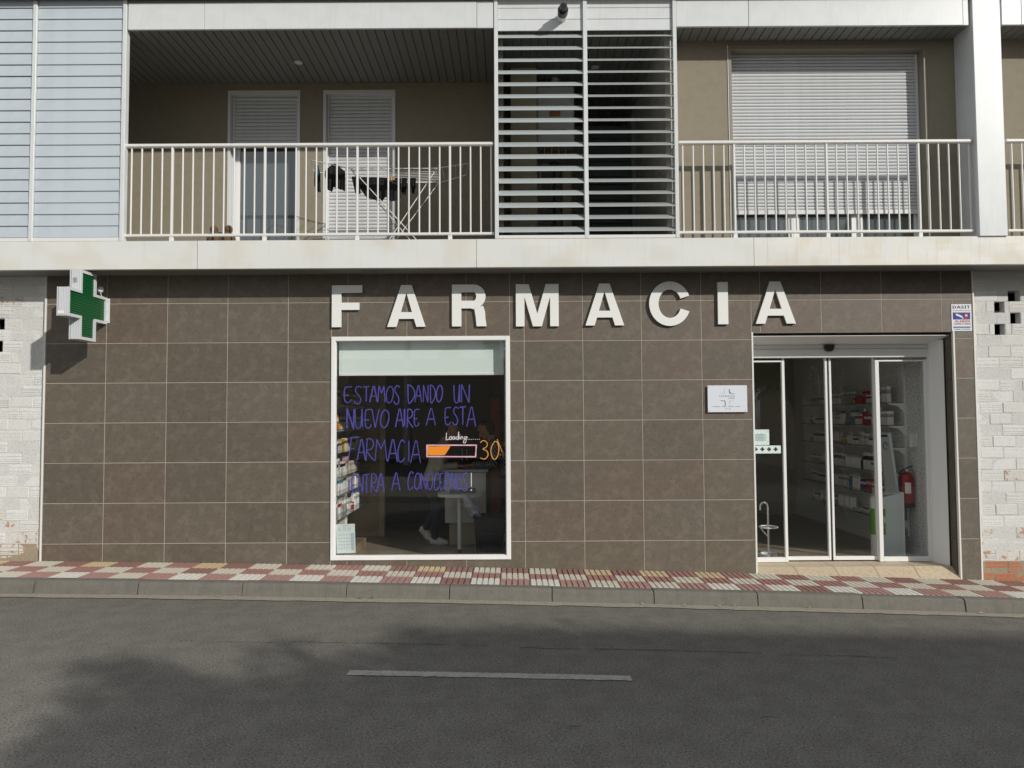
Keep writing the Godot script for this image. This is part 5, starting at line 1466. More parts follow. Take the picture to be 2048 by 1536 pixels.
func interior() -> void:
	var xl := -5.3
	struct("floor", sbox(xl, RW + 0.2, FL - 0.1, FL - 0.004, BZ - 0.1, DZ - 0.062), M.floor)
	struct("floor_strip", sbox(xl, dor.position.x - 0.001, FL - 0.1, FL - 0.004, DZ - 0.062, -0.21), M.floor)
	var ceil_y := 2.86
	struct("interior_ceiling", sbox(xl, RW + 0.2, ceil_y + 0.02, ceil_y + 0.1, BZ - 0.1, -0.2), mat(L(0.72, 0.72, 0.70), 0.9))
	var cl := get_node("interior_ceiling")
	var ct := tmat(ramp_tex([[M.cloud_img, Color(0.58, 0.58, 0.56, 0.7), 0.4, 0.8]], Color(0.76, 0.76, 0.74)), 0.9, 1.0, bump_tex(M.cloud_img, 8.0), 1.0, 1)
	var ctm := sbox(-0.296, 0.296, 0, 0.014, -0.296, 0.296, 0.004).mesh()
	for i in range(-2, 17):
		for k in 7:
			var p := part("ceiling_panel", ctm, ct, cl, Vector3(-4.7 + i * 0.6 + 0.6, ceil_y, -0.55 - k * 0.6))
			p.rotation.z = rr(-0.004, 0.004)
	# walls
	var wp_img := noise_img(91, 0.055, 512, 2)
	var wallpaper := tmat(ramp_tex([[wp_img, Color(0.42, 0.44, 0.44, 0.9), 0.60, 0.70]], Color(0.78, 0.80, 0.79)), 0.8, 1.0 / 0.9, null, 1.0, 2)
	var plain := mat(L(0.56, 0.53, 0.47), 0.9)
	struct("wall_right", sbox(RW, RW + 0.15, FL, ceil_y, BZ, DZ - 0.06), wallpaper)
	struct("wall_back", sbox(xl, RW, FL, ceil_y, BZ - 0.12, BZ), mat(L(0.42, 0.39, 0.34), 0.9))
	struct("wall_left", sbox(xl - 0.15, xl, FL, ceil_y, BZ, -0.2), plain)
	struct("wall_inner", sbox(-2.42, -2.34, FL, ceil_y, -2.45, -0.2), plain)
	struct("wall_partition", sbox(0.35, 0.45, FL, ceil_y, BZ, -2.7), plain)
	struct("wall_front_upper", sbox(xl, RW + 0.15, 3.0, 3.27, -0.24, -0.201), plain)
	struct("skirting", sbox(RW - 0.016, RW - 0.001, FL, FL + 0.09, BZ, DZ - 0.06, 0.003), M.white)
	shelves_right()
	shelves_left()
	counter_area()
	entrance_things()
func shelf_unit(name_: String, label: String, wall_x: float, side: float, depth: float, ys: Array, za: float, zb: float) -> void:
	# glass shelves on white brackets along a wall
	var t := thing(name_, label, "shelf unit", Vector3(wall_x, FL, za))
	var gl := glass(0.35, Color(0.30, 0.42, 0.40))
	var n := 4
	for k in n:
		var z := -0.02 - k * (za - zb - 0.1) / (n - 1)
		part("wall_rail", sbox(side * 0.001, side * 0.024, 0.2, 2.35, z - 0.016, z + 0.016, 0.002), M.white, t)
	for y in ys:
		var s := part("glass_shelf", sbox(side * 0.026, side * depth, y - FL - 0.008, y - FL, zb - za, -0.03, 0.001), gl, t)
		part("front_edge", sbox(side * depth, side * (depth + 0.002), y - FL - 0.008, y - FL, zb - za, -0.03), mat(L(0.03, 0.06, 0.055), 0.2), s)
		for k in n:
			var z := -0.02 - k * (za - zb - 0.1) / (n - 1)
			var b := B.new()
			b.prism(pv([side * 0.024, -0.012, side * depth * 0.8, -0.012, side * depth * 0.8, -0.022, side * 0.10, -0.045, side * 0.024, -0.12]), -0.006, 0.006, Basis(), Vector3(0, y - FL, z))
			part("bracket", b, M.white, s)
func shelves_right() -> void:
	var ys := [1.84, 1.56, 1.29, 0.97, 0.69, 0.40]
	shelf_unit("wall_shelves", "glass wall shelves of products behind the sliding doors", RW, -1, 0.27, ys, -0.92, -3.6)
	var x := RW - 0.15
	fill_shelf(x, 1.841, -1.02, -3.5, -1, [[0, "white", "grey", 0.075, 0.20, 2], [0, "cream", "brown", 0.11, 0.17, 1], [0, "white", "red", 0.07, 0.11, 4], [0, "red", "pink", 0.10, 0.16, 1], [2, "red", "brown", 0.09, 0.11, 2], [0, "cream", "brown", 0.08, 0.10, 1], [1, "grey", "white", 0.07, 0.17, 5], [0, "white", "grey", 0.09, 0.16, 4]], "the top glass shelf behind the doors")
	fill_shelf(x, 1.561, -1.02, -3.5, -1, [[0, "white", "grey", 0.12, 0.17, 2], [0, "white", "black", 0.08, 0.22, 1], [2, "white", "red", 0.09, 0.11, 1], [0, "red", "white", 0.08, 0.13, 2], [1, "red", "white", 0.075, 0.21, 1], [0, "white", "red", 0.09, 0.14, 2], [0, "teal", "white", 0.10, 0.20, 1], [2, "brown", "grey", 0.06, 0.05, 4], [1, "white", "black", 0.065, 0.19, 2], [0, "white", "cream", 0.07, 0.13, 3], [0, "white", "red", 0.07, 0.17, 4], [2, "white", "black", 0.07, 0.08, 4]], "the second glass shelf behind the doors")
	fill_shelf(x, 1.291, -1.10, -3.5, -1, [[2, "white", "black", 0.055, 0.09, 8], [0, "white", "grey", 0.06, 0.15, 2], [0, "white", "cream", 0.055, 0.17, 2], [0, "white", "black", 0.05, 0.10, 3], [3, "cream", "white", 0.07, 0.17, 2], [0, "yellow", "cream", 0.09, 0.10, 2], [4, "white", "grey", 0.05, 0.16, 8], [0, "white", "black", 0.05, 0.15, 10]], "the third glass shelf behind the doors")
	fill_shelf(x, 0.971, -1.06, -3.5, -1, [[0, "white", "black", 0.075, 0.15, 3], [0, "white", "black", 0.07, 0.12, 3], [0, "white", "black", 0.08, 0.22, 2], [1, "black", "black", 0.055, 0.15, 2], [1, "white", "grey", 0.05, 0.18, 8], [0, "white", "grey", 0.06, 0.17, 2], [0, "white", "teal", 0.07, 0.18, 3], [4, "white", "grey", 0.05, 0.15, 9]], "the fourth glass shelf behind the doors")
	fill_shelf(x, 0.691, -1.10, -3.5, -1, [[0, "red", "white", 0.10, 0.12, 2], [0, "white", "red", 0.08, 0.10, 2], [0, "red", "cream", 0.09, 0.15, 2], [0, "blue", "white", 0.08, 0.13, 2], [3, "white", "white", 0.07, 0.21, 3], [1, "teal", "white", 0.055, 0.18, 2], [0, "white", "grey", 0.05, 0.15, 6], [1, "white", "grey", 0.05, 0.17, 8]], "the fifth glass shelf behind the doors")
	fill_shelf(x, 0.401, -1.25, -3.5, -1, [[3, "white", "grey", 0.06, 0.19, 2], [2, "white", "black", 0.07, 0.09, 3], [0, "white", "black", 0.08, 0.08, 2], [0, "white", "grey", 0.12, 0.02, 2], [1, "white", "grey", 0.055, 0.19, 8]], "the lowest glass shelf behind the doors")
func shelves_left() -> void:
	var ys := [1.85, 1.55, 1.28, 1.0, 0.79, 0.51]
	shelf_unit("wall_shelves", "product shelves along the side wall of the shop window", -2.34, 1, 0.33, ys, -0.32, -2.3)
	var x := -2.34 + 0.19
	fill_shelf(x, 1.851, -0.45, -2.25, 1, [[0, "yellow", "brown", 0.16, 0.24, 1], [0, "cream", "brown", 0.10, 0.18, 3], [0, "brown", "yellow", 0.12, 0.2, 5]], "the top shelf beside the shop window")
	fill_shelf(x, 1.551, -0.40, -2.25, 1, [[1, "white", "grey", 0.05, 0.19, 2], [1, "white", "orange", 0.06, 0.18, 1], [0, "orange", "white", 0.10, 0.17, 2], [0, "yellow", "green", 0.07, 0.12, 3], [0, "cream", "brown", 0.09, 0.15, 8]], "the second shelf beside the shop window")
	fill_shelf(x, 1.281, -0.40, -2.25, 1, [[1, "red", "white", 0.06, 0.19, 3], [0, "red", "white", 0.07, 0.13, 1], [0, "blue", "white", 0.07, 0.16, 2], [0, "cream", "brown", 0.08, 0.12, 2], [0, "yellow", "brown", 0.10, 0.14, 2], [0, "cream", "brown", 0.09, 0.15, 6]], "the third shelf beside the shop window")
	fill_shelf(x, 1.001, -0.36, -2.25, 1, [[0, "white", "blue", 0.07, 0.19, 4], [0, "white", "black", 0.055, 0.15, 3], [0, "white", "grey", 0.07, 0.19, 2], [0, "white", "black", 0.06, 0.14, 4], [0, "cream", "pink", 0.09, 0.19, 2], [0, "cream", "grey", 0.09, 0.12, 4]], "the fourth shelf beside the shop window")
	fill_shelf(x, 0.791, -0.36, -2.25, 1, [[0, "green", "white", 0.055, 0.14, 7], [0, "white", "teal", 0.055, 0.16, 6], [0, "white", "green", 0.06, 0.18, 3], [0, "cream", "grey", 0.08, 0.14, 5]], "the fifth shelf beside the shop window")
	fill_shelf(x, 0.511, -0.36, -2.25, 1, [[0, "white", "red", 0.06, 0.16, 3], [1, "white", "white", 0.06, 0.22, 1], [0, "green", "white", 0.06, 0.17, 3], [0, "white", "red", 0.06, 0.15, 4], [0, "grey", "white", 0.09, 0.18, 2], [1, "white", "grey", 0.055, 0.22, 1], [0, "white", "grey", 0.08, 0.13, 3], [0, "red", "white", 0.12, 0.06, 1]], "the lowest shelf beside the shop window")
	var br := mat(L(0.25, 0.195, 0.13), 0.7)
	var e := thing("shelf_end_panel", "brown upright panel closing the end of the window shelves", "panel", Vector3(-2.34, FL, -2.42))
	part("panel", sbox(0.0, 0.44, 0.0, 2.6, -0.04, 0.0, 0.003), br, e)
	part("upright", sbox(0.44, 0.52, 0.0, 2.6, -0.09, 0.03, 0.004), mat(L(0.32, 0.26, 0.18), 0.6), e)
	solo("display_plinth", sbox(-2.335, -1.93, FL, FL + 0.115, -1.62, -0.22, 0.006), mat(L(0.24, 0.19, 0.105), 0.6), "low olive plinth under the window shelves", "plinth")
func counter_area() -> void:
	var z := -1.62
	var gray := mat(L(0.58, 0.59, 0.58), 0.5)
	var c := thing("service_counter", "grey service counter between the two people", "counter", Vector3(0, FL, 0))
	var x0 := UX(890, 1000, z); var x1 := UX(972, 1000, z)
	part("top", sbox(x0 - 0.05, x1 + 0.03, 0.965, 0.995, z - 0.5, z + 0.03, 0.006), gray, c)
	part("front_panel", sbox(x0, x1, UY(920, 1046, z) - FL, 0.96, z - 0.04, z, 0.004), gray, c)
	part("plinth", sbox(x0 + 0.05, x1 - 0.12, 0.0, UY(920, 1046, z) - FL - 0.002, z - 0.4, z - 0.06, 0.004), mat(L(0.40, 0.36, 0.26), 0.6), c)
	# half-round table in front of it
	var zt := -1.15
	var tb := thing("side_table", "grey table with rounded top on a metal leg before the counter", "table", Vector3(UX(923, 990, zt), FL, zt))
	var pts := PackedVector2Array()
	var tw := (UX(972, 990, zt) - UX(877, 990, zt)) / 2
	for k in 17:
		var a := PI * k / 16.0
		pts.append(Vector2(cos(a) * tw, -sin(a) * 0.24))
	pts.append(Vector2(-tw, 0.26)); pts.append(Vector2(tw, 0.26))
	var b := B.new(); b.prism(pts, 0.70, 0.735, Basis(Vector3(1, 0, 0), Vector3(0, 0, -1), Vector3(0, 1, 0)))
	part("table_top", b, gray, tb)
	b = B.new(); b.tube([Vector3(-0.02, 0.05, 0.06), Vector3(-0.02, 0.70, 0.06)], 0.027, 14); part("leg", b, M.alu, tb)
	b = B.new(); b.tube([Vector3(-0.02, 0.0, 0.06), Vector3(-0.02, 0.05, 0.06)], 0.020, 12); part("foot", b, M.blackplastic, tb)
	# printer-like tray on the table
	var tr := thing("paper_tray", "dark paper tray lying on the rounded table", "tray", Vector3(UX(925, 970, zt), FL + 0.736, zt - 0.06))
	part("tray", sbox(-0.16, 0.16, 0.0, 0.05, -0.1, 0.1, 0.008), mat(L(0.05, 0.06, 0.10), 0.5), tr)
	part("paper", sbox(-0.13, 0.05, 0.051, 0.060, -0.08, 0.08), M.letter, tr)
	# cash drawer of red boxes on the counter
	solo("red_box", sbox(UX(915, 930, z - 0.2), UX(945, 930, z - 0.2), FL + 0.996, FL + 1.07, z - 0.3, z - 0.2, 0.004), mat(L(0.10, 0.014, 0.012), 0.5), "dark red box lying on the service counter", "box")
	# waste bin
	var bn := thing("waste_bin", "black waste bin with ribbed sides standing inside the shop window", "bin", Vector3(UX(980, 1090, -0.72), FL, -0.72))
	b = B.new()
	var h := 0.50
	var lo := Vector2(0.145, 0.13); var hi := Vector2(0.185, 0.17)
	var P := func(sx: float, sz: float, t: float) -> Vector3: return Vector3(sx * lerpf(lo.x, hi.x, t), h * t, sz * lerpf(lo.y, hi.y, t))
	for s in [[-1, 1, 1, 1], [1, 1, 1, -1], [1, -1, -1, -1], [-1, -1, -1, 1]]: b.quad(P.call(s[0], s[1], 0.0), P.call(s[2], s[3], 0.0), P.call(s[2], s[3], 1.0), P.call(s[0], s[1], 1.0))
	b.quad(P.call(-1, -1, 0.02), P.call(1, -1, 0.02), P.call(1, 1, 0.02), P.call(-1, 1, 0.02))
	part("body", b, M.blackplastic, bn)
	frame_rim(bn, hi, h)
	for k in 5:
		b = B.new(); var x := -0.12 + k * 0.06
		b.box(Vector3(x, h * 0.45, lerpf(lo.y, hi.y, 0.45) + 0.003), Vector3(0.012, h * 0.8, 0.008), 0.002, Basis(Vector3(1, 0, 0), atan(0.04 / h))); part("rib", b, M.blackplastic, bn)
	# crumpled clear bag hanging at the bin
	var u := U(941, 1013, -0.88)
	var bag := B.new()
	var rings := []
	for j in 8:
		var t := j / 7.0
		var cx := lerpf(-0.07, 0.09, t); var cy := lerpf(0.14, -0.15, t)
		var r := lerpf(0.03, 0.085, sin(t * PI * 0.85))
		var ring := []
		for k in 12:
			var a := TAU * k / 12
			var q := r * rr(0.6, 1.15)
			ring.append(Vector3(cx + cos(a) * q, cy + sin(a) * q * 0.35, sin(a) * q * 0.9))
		rings.append(ring)
	for j in 7:
		for k in 12: bag.quad(rings[j + 1][k], rings[j + 1][(k + 1) % 12], rings[j][(k + 1) % 12], rings[j][k])
	solo("plastic_bag", bag, mat(L(0.38, 0.42, 0.45), 0.2), "crumpled clear plastic bag hanging between table and bin", "bag", u)
	# tall red-brown cabinet and shelves further back
	var zb := -3.1
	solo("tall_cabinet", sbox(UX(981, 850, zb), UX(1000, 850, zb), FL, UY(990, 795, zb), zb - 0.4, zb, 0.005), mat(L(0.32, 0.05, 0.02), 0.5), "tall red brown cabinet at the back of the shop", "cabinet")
	var bs := thing("back_shelves", "dim shelves standing at the back of the shop beside the red brown cabinet", "shelf unit", Vector3(UX(1001, 850, zb) , FL, zb))
	for k in 5: part("shelf_board", sbox(0.0, 0.30, 0.4 + k * 0.35, 0.42 + k * 0.35, -0.3, 0.0), plain_mat(), bs)
	part("back", sbox(0.0, 0.32, 0.0, 2.2, -0.32, -0.3), plain_mat(), bs)
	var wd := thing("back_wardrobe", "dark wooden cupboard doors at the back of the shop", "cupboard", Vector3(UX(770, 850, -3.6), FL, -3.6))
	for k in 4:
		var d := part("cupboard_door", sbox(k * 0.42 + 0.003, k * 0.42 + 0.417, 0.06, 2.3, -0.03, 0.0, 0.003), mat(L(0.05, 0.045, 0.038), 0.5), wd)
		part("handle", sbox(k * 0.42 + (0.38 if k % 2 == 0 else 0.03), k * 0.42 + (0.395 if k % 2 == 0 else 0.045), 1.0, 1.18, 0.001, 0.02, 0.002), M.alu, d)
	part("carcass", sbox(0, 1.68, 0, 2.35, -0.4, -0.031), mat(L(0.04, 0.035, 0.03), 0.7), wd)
func plain_mat() -> Material: return mat(L(0.30, 0.26, 0.21), 0.8)
func frame_rim(t: Node, hi: Vector2, h: float) -> void:
	part("rim", sbox(-hi.x - 0.012, hi.x + 0.012, h, h + 0.018, hi.y - 0.012, hi.y + 0.012, 0.004), M.blackplastic, t)
	part("rim", sbox(-hi.x - 0.012, hi.x + 0.012, h, h + 0.018, -hi.y - 0.012, -hi.y + 0.012, 0.004), M.blackplastic, t)
	part("rim", sbox(-hi.x - 0.012, -hi.x + 0.012, h, h + 0.017, -hi.y + 0.012, hi.y - 0.012, 0.004), M.blackplastic, t)
	part("rim", sbox(hi.x - 0.012, hi.x + 0.012, h, h + 0.017, -hi.y + 0.012, hi.y - 0.012, 0.004), M.blackplastic, t)
func entrance_things() -> void:
	# umbrella stand
	var z := -0.62
	var u := U(1535, 1116, z)
	var t := thing("umbrella_stand", "slim white umbrella stand with a hooked handle inside the glass", "umbrella stand", Vector3(u.x, FL, z))
	var h := UY(1531, 1003, z) - FL
	var b := B.new(); b.lathe([Vector2(0, 0), Vector2(0.09, 0), Vector2(0.105, 0.06), Vector2(0.098, 0.06), Vector2(0.085, 0.012), Vector2(0, 0.012)], Vector3.ZERO, 20); part("base_dish", b, mat(L(0.50, 0.58, 0.58), 0.4), t)
	b = B.new()
	var pts := [Vector3(0.015, 0.01, 0), Vector3(0.015, h - 0.08, 0)]
	for k in 9:
		var a := PI * k / 8.0
		pts.append(Vector3(-0.03 + cos(a) * 0.045, h - 0.06 + sin(a) * 0.05, 0))
	pts.append(Vector3(-0.076, h - 0.10, 0))
	b.tube(pts, 0.011, 10); part("stem", b, M.white, t)
	b = B.new()
	pts = []
	for k in 25: pts.append(Vector3(0.015 + cos(TAU * k / 24) * 0.105, h - 0.30, sin(TAU * k / 24) * 0.105))
	b.tube(pts, 0.009, 8, false); part("ring", b, M.white, t)
	b = B.new(); b.tube([Vector3(-0.085, h - 0.30, 0), Vector3(0.015, h - 0.42, 0)], 0.007, 6); part("strut", b, M.white, t)
	# information totem
	z = -0.66
	var x0 := UX(1768, 1050, z); var x1 := UX(1806, 1050, z)
	var to := thing("information_totem", "pale grey-green totem stand with a slanted tall panel inside the entrance", "totem", Vector3(x0, FL, z))
	var gm := mat(L(0.62, 0.71, 0.69), 0.4)
	var w := x1 - x0
	var yb := UY(1800, 985, z) - FL
	b = B.new(); b.prism(pv([0, 0, w, 0, w, yb, 0, yb - 0.06]), -0.32, 0.0); part("base_cabinet", b, gm, to)
	part("side_trim", sbox(w + 0.001, w + 0.02, 0, yb + 0.002, -0.32, 0.004, 0.002), M.white, to)
	var ta := U(1770, 866, z) - to.position; var tc := U(1786, 866, z) - to.position
	b = B.new(); b.prism(pv([w * 0.45, yb - 0.02, w, yb, tc.x, tc.y, ta.x, ta.y]), -0.16, -0.13); var pn := part("slanted_panel", b, mat(L(0.40, 0.42, 0.40), 0.5), to)
	b = B.new(); b.prism(pv([w, yb, w + 0.022, yb, tc.x + 0.03, tc.y, tc.x, tc.y]), -0.18, -0.11); part("panel_edge", b, gm, to)
	part("panel_screen", sbox(ta.x + 0.012, tc.x - 0.005, ta.y - 0.05, ta.y - 0.025, -0.129, -0.127), M.black, pn)
	b = B.new(); var rp := []
	for k in 17: rp.append(Vector3(ta.x + 0.06 + cos(TAU * k / 16 * 0.9) * 0.025, ta.y - 0.16 + sin(TAU * k / 16 * 0.9) * 0.045, -0.126))
	b.tube(rp, 0.004, 5, false); part("panel_symbol", b, M.black, pn)
	part("leaflet", sbox(-0.02, 0.14, 0.0, 0.008, -0.26, -0.04, 0.001), M.letter, to, Vector3(0, yb - 0.04, 0)).rotation.z = 0.16
	# battery recycling tube
	z = -0.72
	var xb := UX(1756, 1050, z)
	var rb := thing("recycling_tube", "white tube bin with a green recycling label beside the totem", "recycling bin", Vector3(xb, FL, z))
	var hb := UY(1756, 992, z) - FL
	b = B.new(); b.lathe([Vector2(0, 0), Vector2(0.085, 0), Vector2(0.085, hb - 0.03), Vector2(0.06, hb), Vector2(0, hb)], Vector3.ZERO, 24); part("tube", b, M.white, rb)
	var y0 := UY(1756, 1068, z) - FL; var y1 := UY(1756, 1016, z) - FL
	b = B.new(); b.lathe([Vector2(0.0862, y0), Vector2(0.0862, y1)], Vector3.ZERO, 24); part("green_label", b, mat(L(0.13, 0.36, 0.01), 0.5), rb)
	for k in 3:
		b = B.new(); var ap := []
		for q in 7:
			var a := TAU * (k / 3.0 + q / 28.0)
			var ang := PI / 2 + cos(a) * 0.55
			ap.append(Vector3(cos(ang) * 0.087, (y0 + y1) / 2 + sin(a) * 0.075, sin(ang) * 0.087))
		b.tube(ap, [0.010, 0.010, 0.010, 0.010, 0.014, 0.010, 0.001], 6); part("label_arrow", b, M.letter, rb)
	# fire extinguisher on the right wall
	u = U(1826, 1014, -0.78)
	var ex := thing("fire_extinguisher", "red fire extinguisher hanging on the wallpapered wall", "fire extinguisher", Vector3(RW - 0.10, u.y, -0.78))
	var red := mat(L(0.30, 0.008, 0.014), 0.3)
	var he := UY(1826, 945, -0.78) - u.y
	b = B.new(); b.lathe([Vector2(0.078, 0.05), Vector2(0.080, 0.06), Vector2(0.080, he - 0.07), Vector2(0.066, he - 0.025), Vector2(0.03, he), Vector2(0.02, he + 0.02)], Vector3.ZERO, 20); part("cylinder", b, red, ex)
	b = B.new(); b.lathe([Vector2(0, 0), Vector2(0.078, 0.0), Vector2(0.082, 0.01), Vector2(0.082, 0.055), Vector2(0.078, 0.056)], Vector3.ZERO, 20); part("base_ring", b, M.rubber_and_gap_dark, ex)
	b = B.new(); b.lathe([Vector2(0.022, he + 0.01), Vector2(0.024, he + 0.04), Vector2(0, he + 0.045)], Vector3.ZERO, 10); part("valve", b, M.alu, ex)
	b = B.new(); b.box(Vector3(0.02, he + 0.058, 0), Vector3(0.12, 0.012, 0.022), 0.003, Basis(Vector3(0, 0, 1), 0.35)); b.box(Vector3(0.03, he + 0.035, 0), Vector3(0.11, 0.010, 0.02), 0.003, Basis(Vector3(0, 0, 1), -0.2)); part("lever", b, M.blackplastic, ex)
	b = B.new(); b.tube([Vector3(-0.01, he + 0.03, 0.01), Vector3(-0.07, he + 0.02, 0.02), Vector3(-0.095, he - 0.05, 0.02), Vector3(-0.095, 0.18, 0.02)], 0.011, 8); part("hose", b, M.rubber_and_gap_dark, ex)
	var lab := B.new()
	for k in 6:
		var a0 := PI * (0.45 + k * 0.045); var a1 := PI * (0.45 + (k + 1) * 0.045)
		lab.quad(Vector3(cos(a1) * 0.081, 0.17, sin(a1) * 0.081), Vector3(cos(a0) * 0.081, 0.17, sin(a0) * 0.081), Vector3(cos(a0) * 0.081, 0.30, sin(a0) * 0.081), Vector3(cos(a1) * 0.081, 0.30, sin(a1) * 0.081))
	part("label", lab, M.letter, ex)
	solo("hand_dispenser", sbox(RW - 0.10, RW - 0.001, UY(1838, 895, -0.7), UY(1838, 868, -0.7), -0.74, -0.66, 0.012), M.white, "small white dispenser on the wallpapered wall", "dispenser")

# ---------------------------------------------------------------- people: one continuous surface each (surface nets over tapered capsules)
func smin(a: float, b: float, k: float) -> float:
	var h := maxf(k - absf(a - b), 0.0) / k
	return minf(a, b) - h * h * k * 0.25
func nets(out: B, prims: Array, cell: float, k: float, paint: Callable) -> void: # prims: [a, b, ra, rb, colour index, (scale of z)]
	var lo := Vector3.ONE * 1e9; var hi := -lo
	for p in prims:
		for q in [[p[0], p[2]], [p[1], p[3]]]:
			lo = lo.min(q[0] - Vector3.ONE * (q[1] + 3 * cell + k * 0.5)); hi = hi.max(q[0] + Vector3.ONE * (q[1] + 3 * cell + k * 0.5))
	var n := Vector3i(((hi - lo) / cell).ceil()) + Vector3i.ONE
	var f := PackedFloat32Array(); f.resize(n.x * n.y * n.z); f.fill(1.0)
	var near := PackedFloat32Array(); near.resize(f.size()); near.fill(9.0)
	var ci := PackedInt32Array(); ci.resize(f.size())
	for p in prims:
		var a: Vector3 = p[0]; var b: Vector3 = p[1]; var ra: float = p[2]; var rb: float = p[3]
		var m := maxf(ra, rb) + 2 * cell + k * 0.6
		var i0 := Vector3i(((a.min(b) - Vector3.ONE * m - lo) / cell).floor()).max(Vector3i.ZERO)
		var i1 := Vector3i(((a.max(b) + Vector3.ONE * m - lo) / cell).ceil()).min(n - Vector3i.ONE)
		var ab := b - a; var l2 := maxf(ab.length_squared(), 1e-9)
		for z in range(i0.z, i1.z + 1):
			for y in range(i0.y, i1.y + 1):
				var row := (z * n.y + y) * n.x
				for x in range(i0.x, i1.x + 1):
					var q := lo + Vector3(x, y, z) * cell
					var t := clampf((q - a).dot(ab) / l2, 0.0, 1.0)
					var d := (q - a - ab * t).length() - lerpf(ra, rb, t)
					var id := row + x
					if d < near[id]:
						near[id] = d; ci[id] = p[4]
					f[id] = smin(f[id], d, k) if f[id] < 0.9 else d
	var vid := {}
	var vs := PackedVector3Array()
	var sx := 1; var sy := n.x; var sz := n.x * n.y
	var offs := [0, sx, sy, sx + sy, sz, sx + sz, sy + sz, sx + sy + sz]
	var cs := [Vector3(0, 0, 0), Vector3(1, 0, 0), Vector3(0, 1, 0), Vector3(1, 1, 0), Vector3(0, 0, 1), Vector3(1, 0, 1), Vector3(0, 1, 1), Vector3(1, 1, 1)]
	var edges := [[0, 1], [2, 3], [4, 5], [6, 7], [0, 2], [1, 3], [4, 6], [5, 7], [0, 4], [1, 5], [2, 6], [3, 7]]
	for z in n.z - 1:
		for y in n.y - 1:
			for x in n.x - 1:
				var id := z * sz + y * sy + x
				var f0 := f[id]
				if absf(f0) > cell * 2.5: continue
				var mask := 0
				for c in 8:
					if f[id + offs[c]] < 0: mask |= 1 << c
				if mask == 0 or mask == 255: continue
				var s := Vector3.ZERO; var cnt := 0
				for e in edges:
					var fa := f[id + offs[e[0]]]; var fb := f[id + offs[e[1]]]
					if (fa < 0) != (fb < 0):
						s += cs[e[0]].lerp(cs[e[1]], fa / (fa - fb)); cnt += 1
				vid[id] = vs.size()
				vs.append(lo + (Vector3(x, y, z) + s / cnt) * cell)
	var nrm := PackedVector3Array(); nrm.resize(vs.size())
	var keys := vid.keys()
	var colr := PackedColorArray(); colr.resize(vs.size())
	for id in keys:
		var g := Vector3(f[id + sx] - f[id] + f[id + sx + sy] - f[id + sy] + f[id + sx + sz] - f[id + sz], f[id + sy] - f[id] + f[id + sy + sx] - f[id + sx] + f[id + sy + sz] - f[id + sz], f[id + sz] - f[id] + f[id + sz + sx] - f[id + sx] + f[id + sz + sy] - f[id + sy])
		var vi: int = vid[id]
		nrm[vi] = g.normalized()
		colr[vi] = paint.call(ci[id], vs[vi])
	for id in keys:
		for ax in 3:
			var d0: int = [sx, sy, sz][ax]; var d1: int = [sy, sz, sx][ax]; var d2: int = [sz, sx, sy][ax]
			if (f[id] < 0) == (f[id + d0] < 0): continue
			if not (vid.has(id - d1) and vid.has(id - d2) and vid.has(id - d1 - d2)): continue
			var q := [vid[id], vid[id - d1], vid[id - d1 - d2], vid[id - d2]]
			if f[id] < 0: q.reverse()
			for o in [0, 1, 2, 0, 2, 3]:
				out.v.append(vs[q[o]]); out.n.append(nrm[q[o]]); out.t.append(Vector2.ZERO); out.c.append(colr[q[o]])
func hand(wrist: Vector3, dir: Vector3, palm_n: Vector3, thumb_side: float, skin: int) -> Array: # palm, four fingers, thumb, slightly curled
	var pr := []
	var d := dir.normalized(); var nn := (palm_n - d * palm_n.dot(d)).normalized(); var s := d.cross(nn) * thumb_side
	for k in 4:
		var o := (k - 1.5) * 0.019
		pr.append([wrist + s * o * 0.7 + d * 0.01, wrist + s * o + d * 0.085, 0.015, 0.0125, skin])
		var l: float = [0.062, 0.078, 0.084, 0.075][k] if thumb_side > 0 else [0.075, 0.084, 0.078, 0.062][k]
		var b0 := wrist + s * o * 1.05 + d * 0.090
		var b1 := b0 + d * l * 0.45 + nn * l * 0.10
		var b2 := b1 + d * l * 0.28 + nn * l * 0.20
		var b3 := b2 + d * l * 0.15 + nn * l * 0.22
		pr.append([b0, b1, 0.0098, 0.009, skin]); pr.append([b1, b2, 0.009, 0.0084, skin]); pr.append([b2, b3, 0.0084, 0.0075, skin])
	var side := s * 0.034
	var t0 := wrist + side * 0.7 + d * 0.025; var t1 := t0 + side * 0.7 + d * 0.035 + nn * 0.012; var t2 := t1 + d * 0.032 + nn * 0.012
	pr.append([t0, t1, 0.013, 0.0105, skin]); pr.append([t1, t2, 0.0105, 0.009, skin])
	return pr
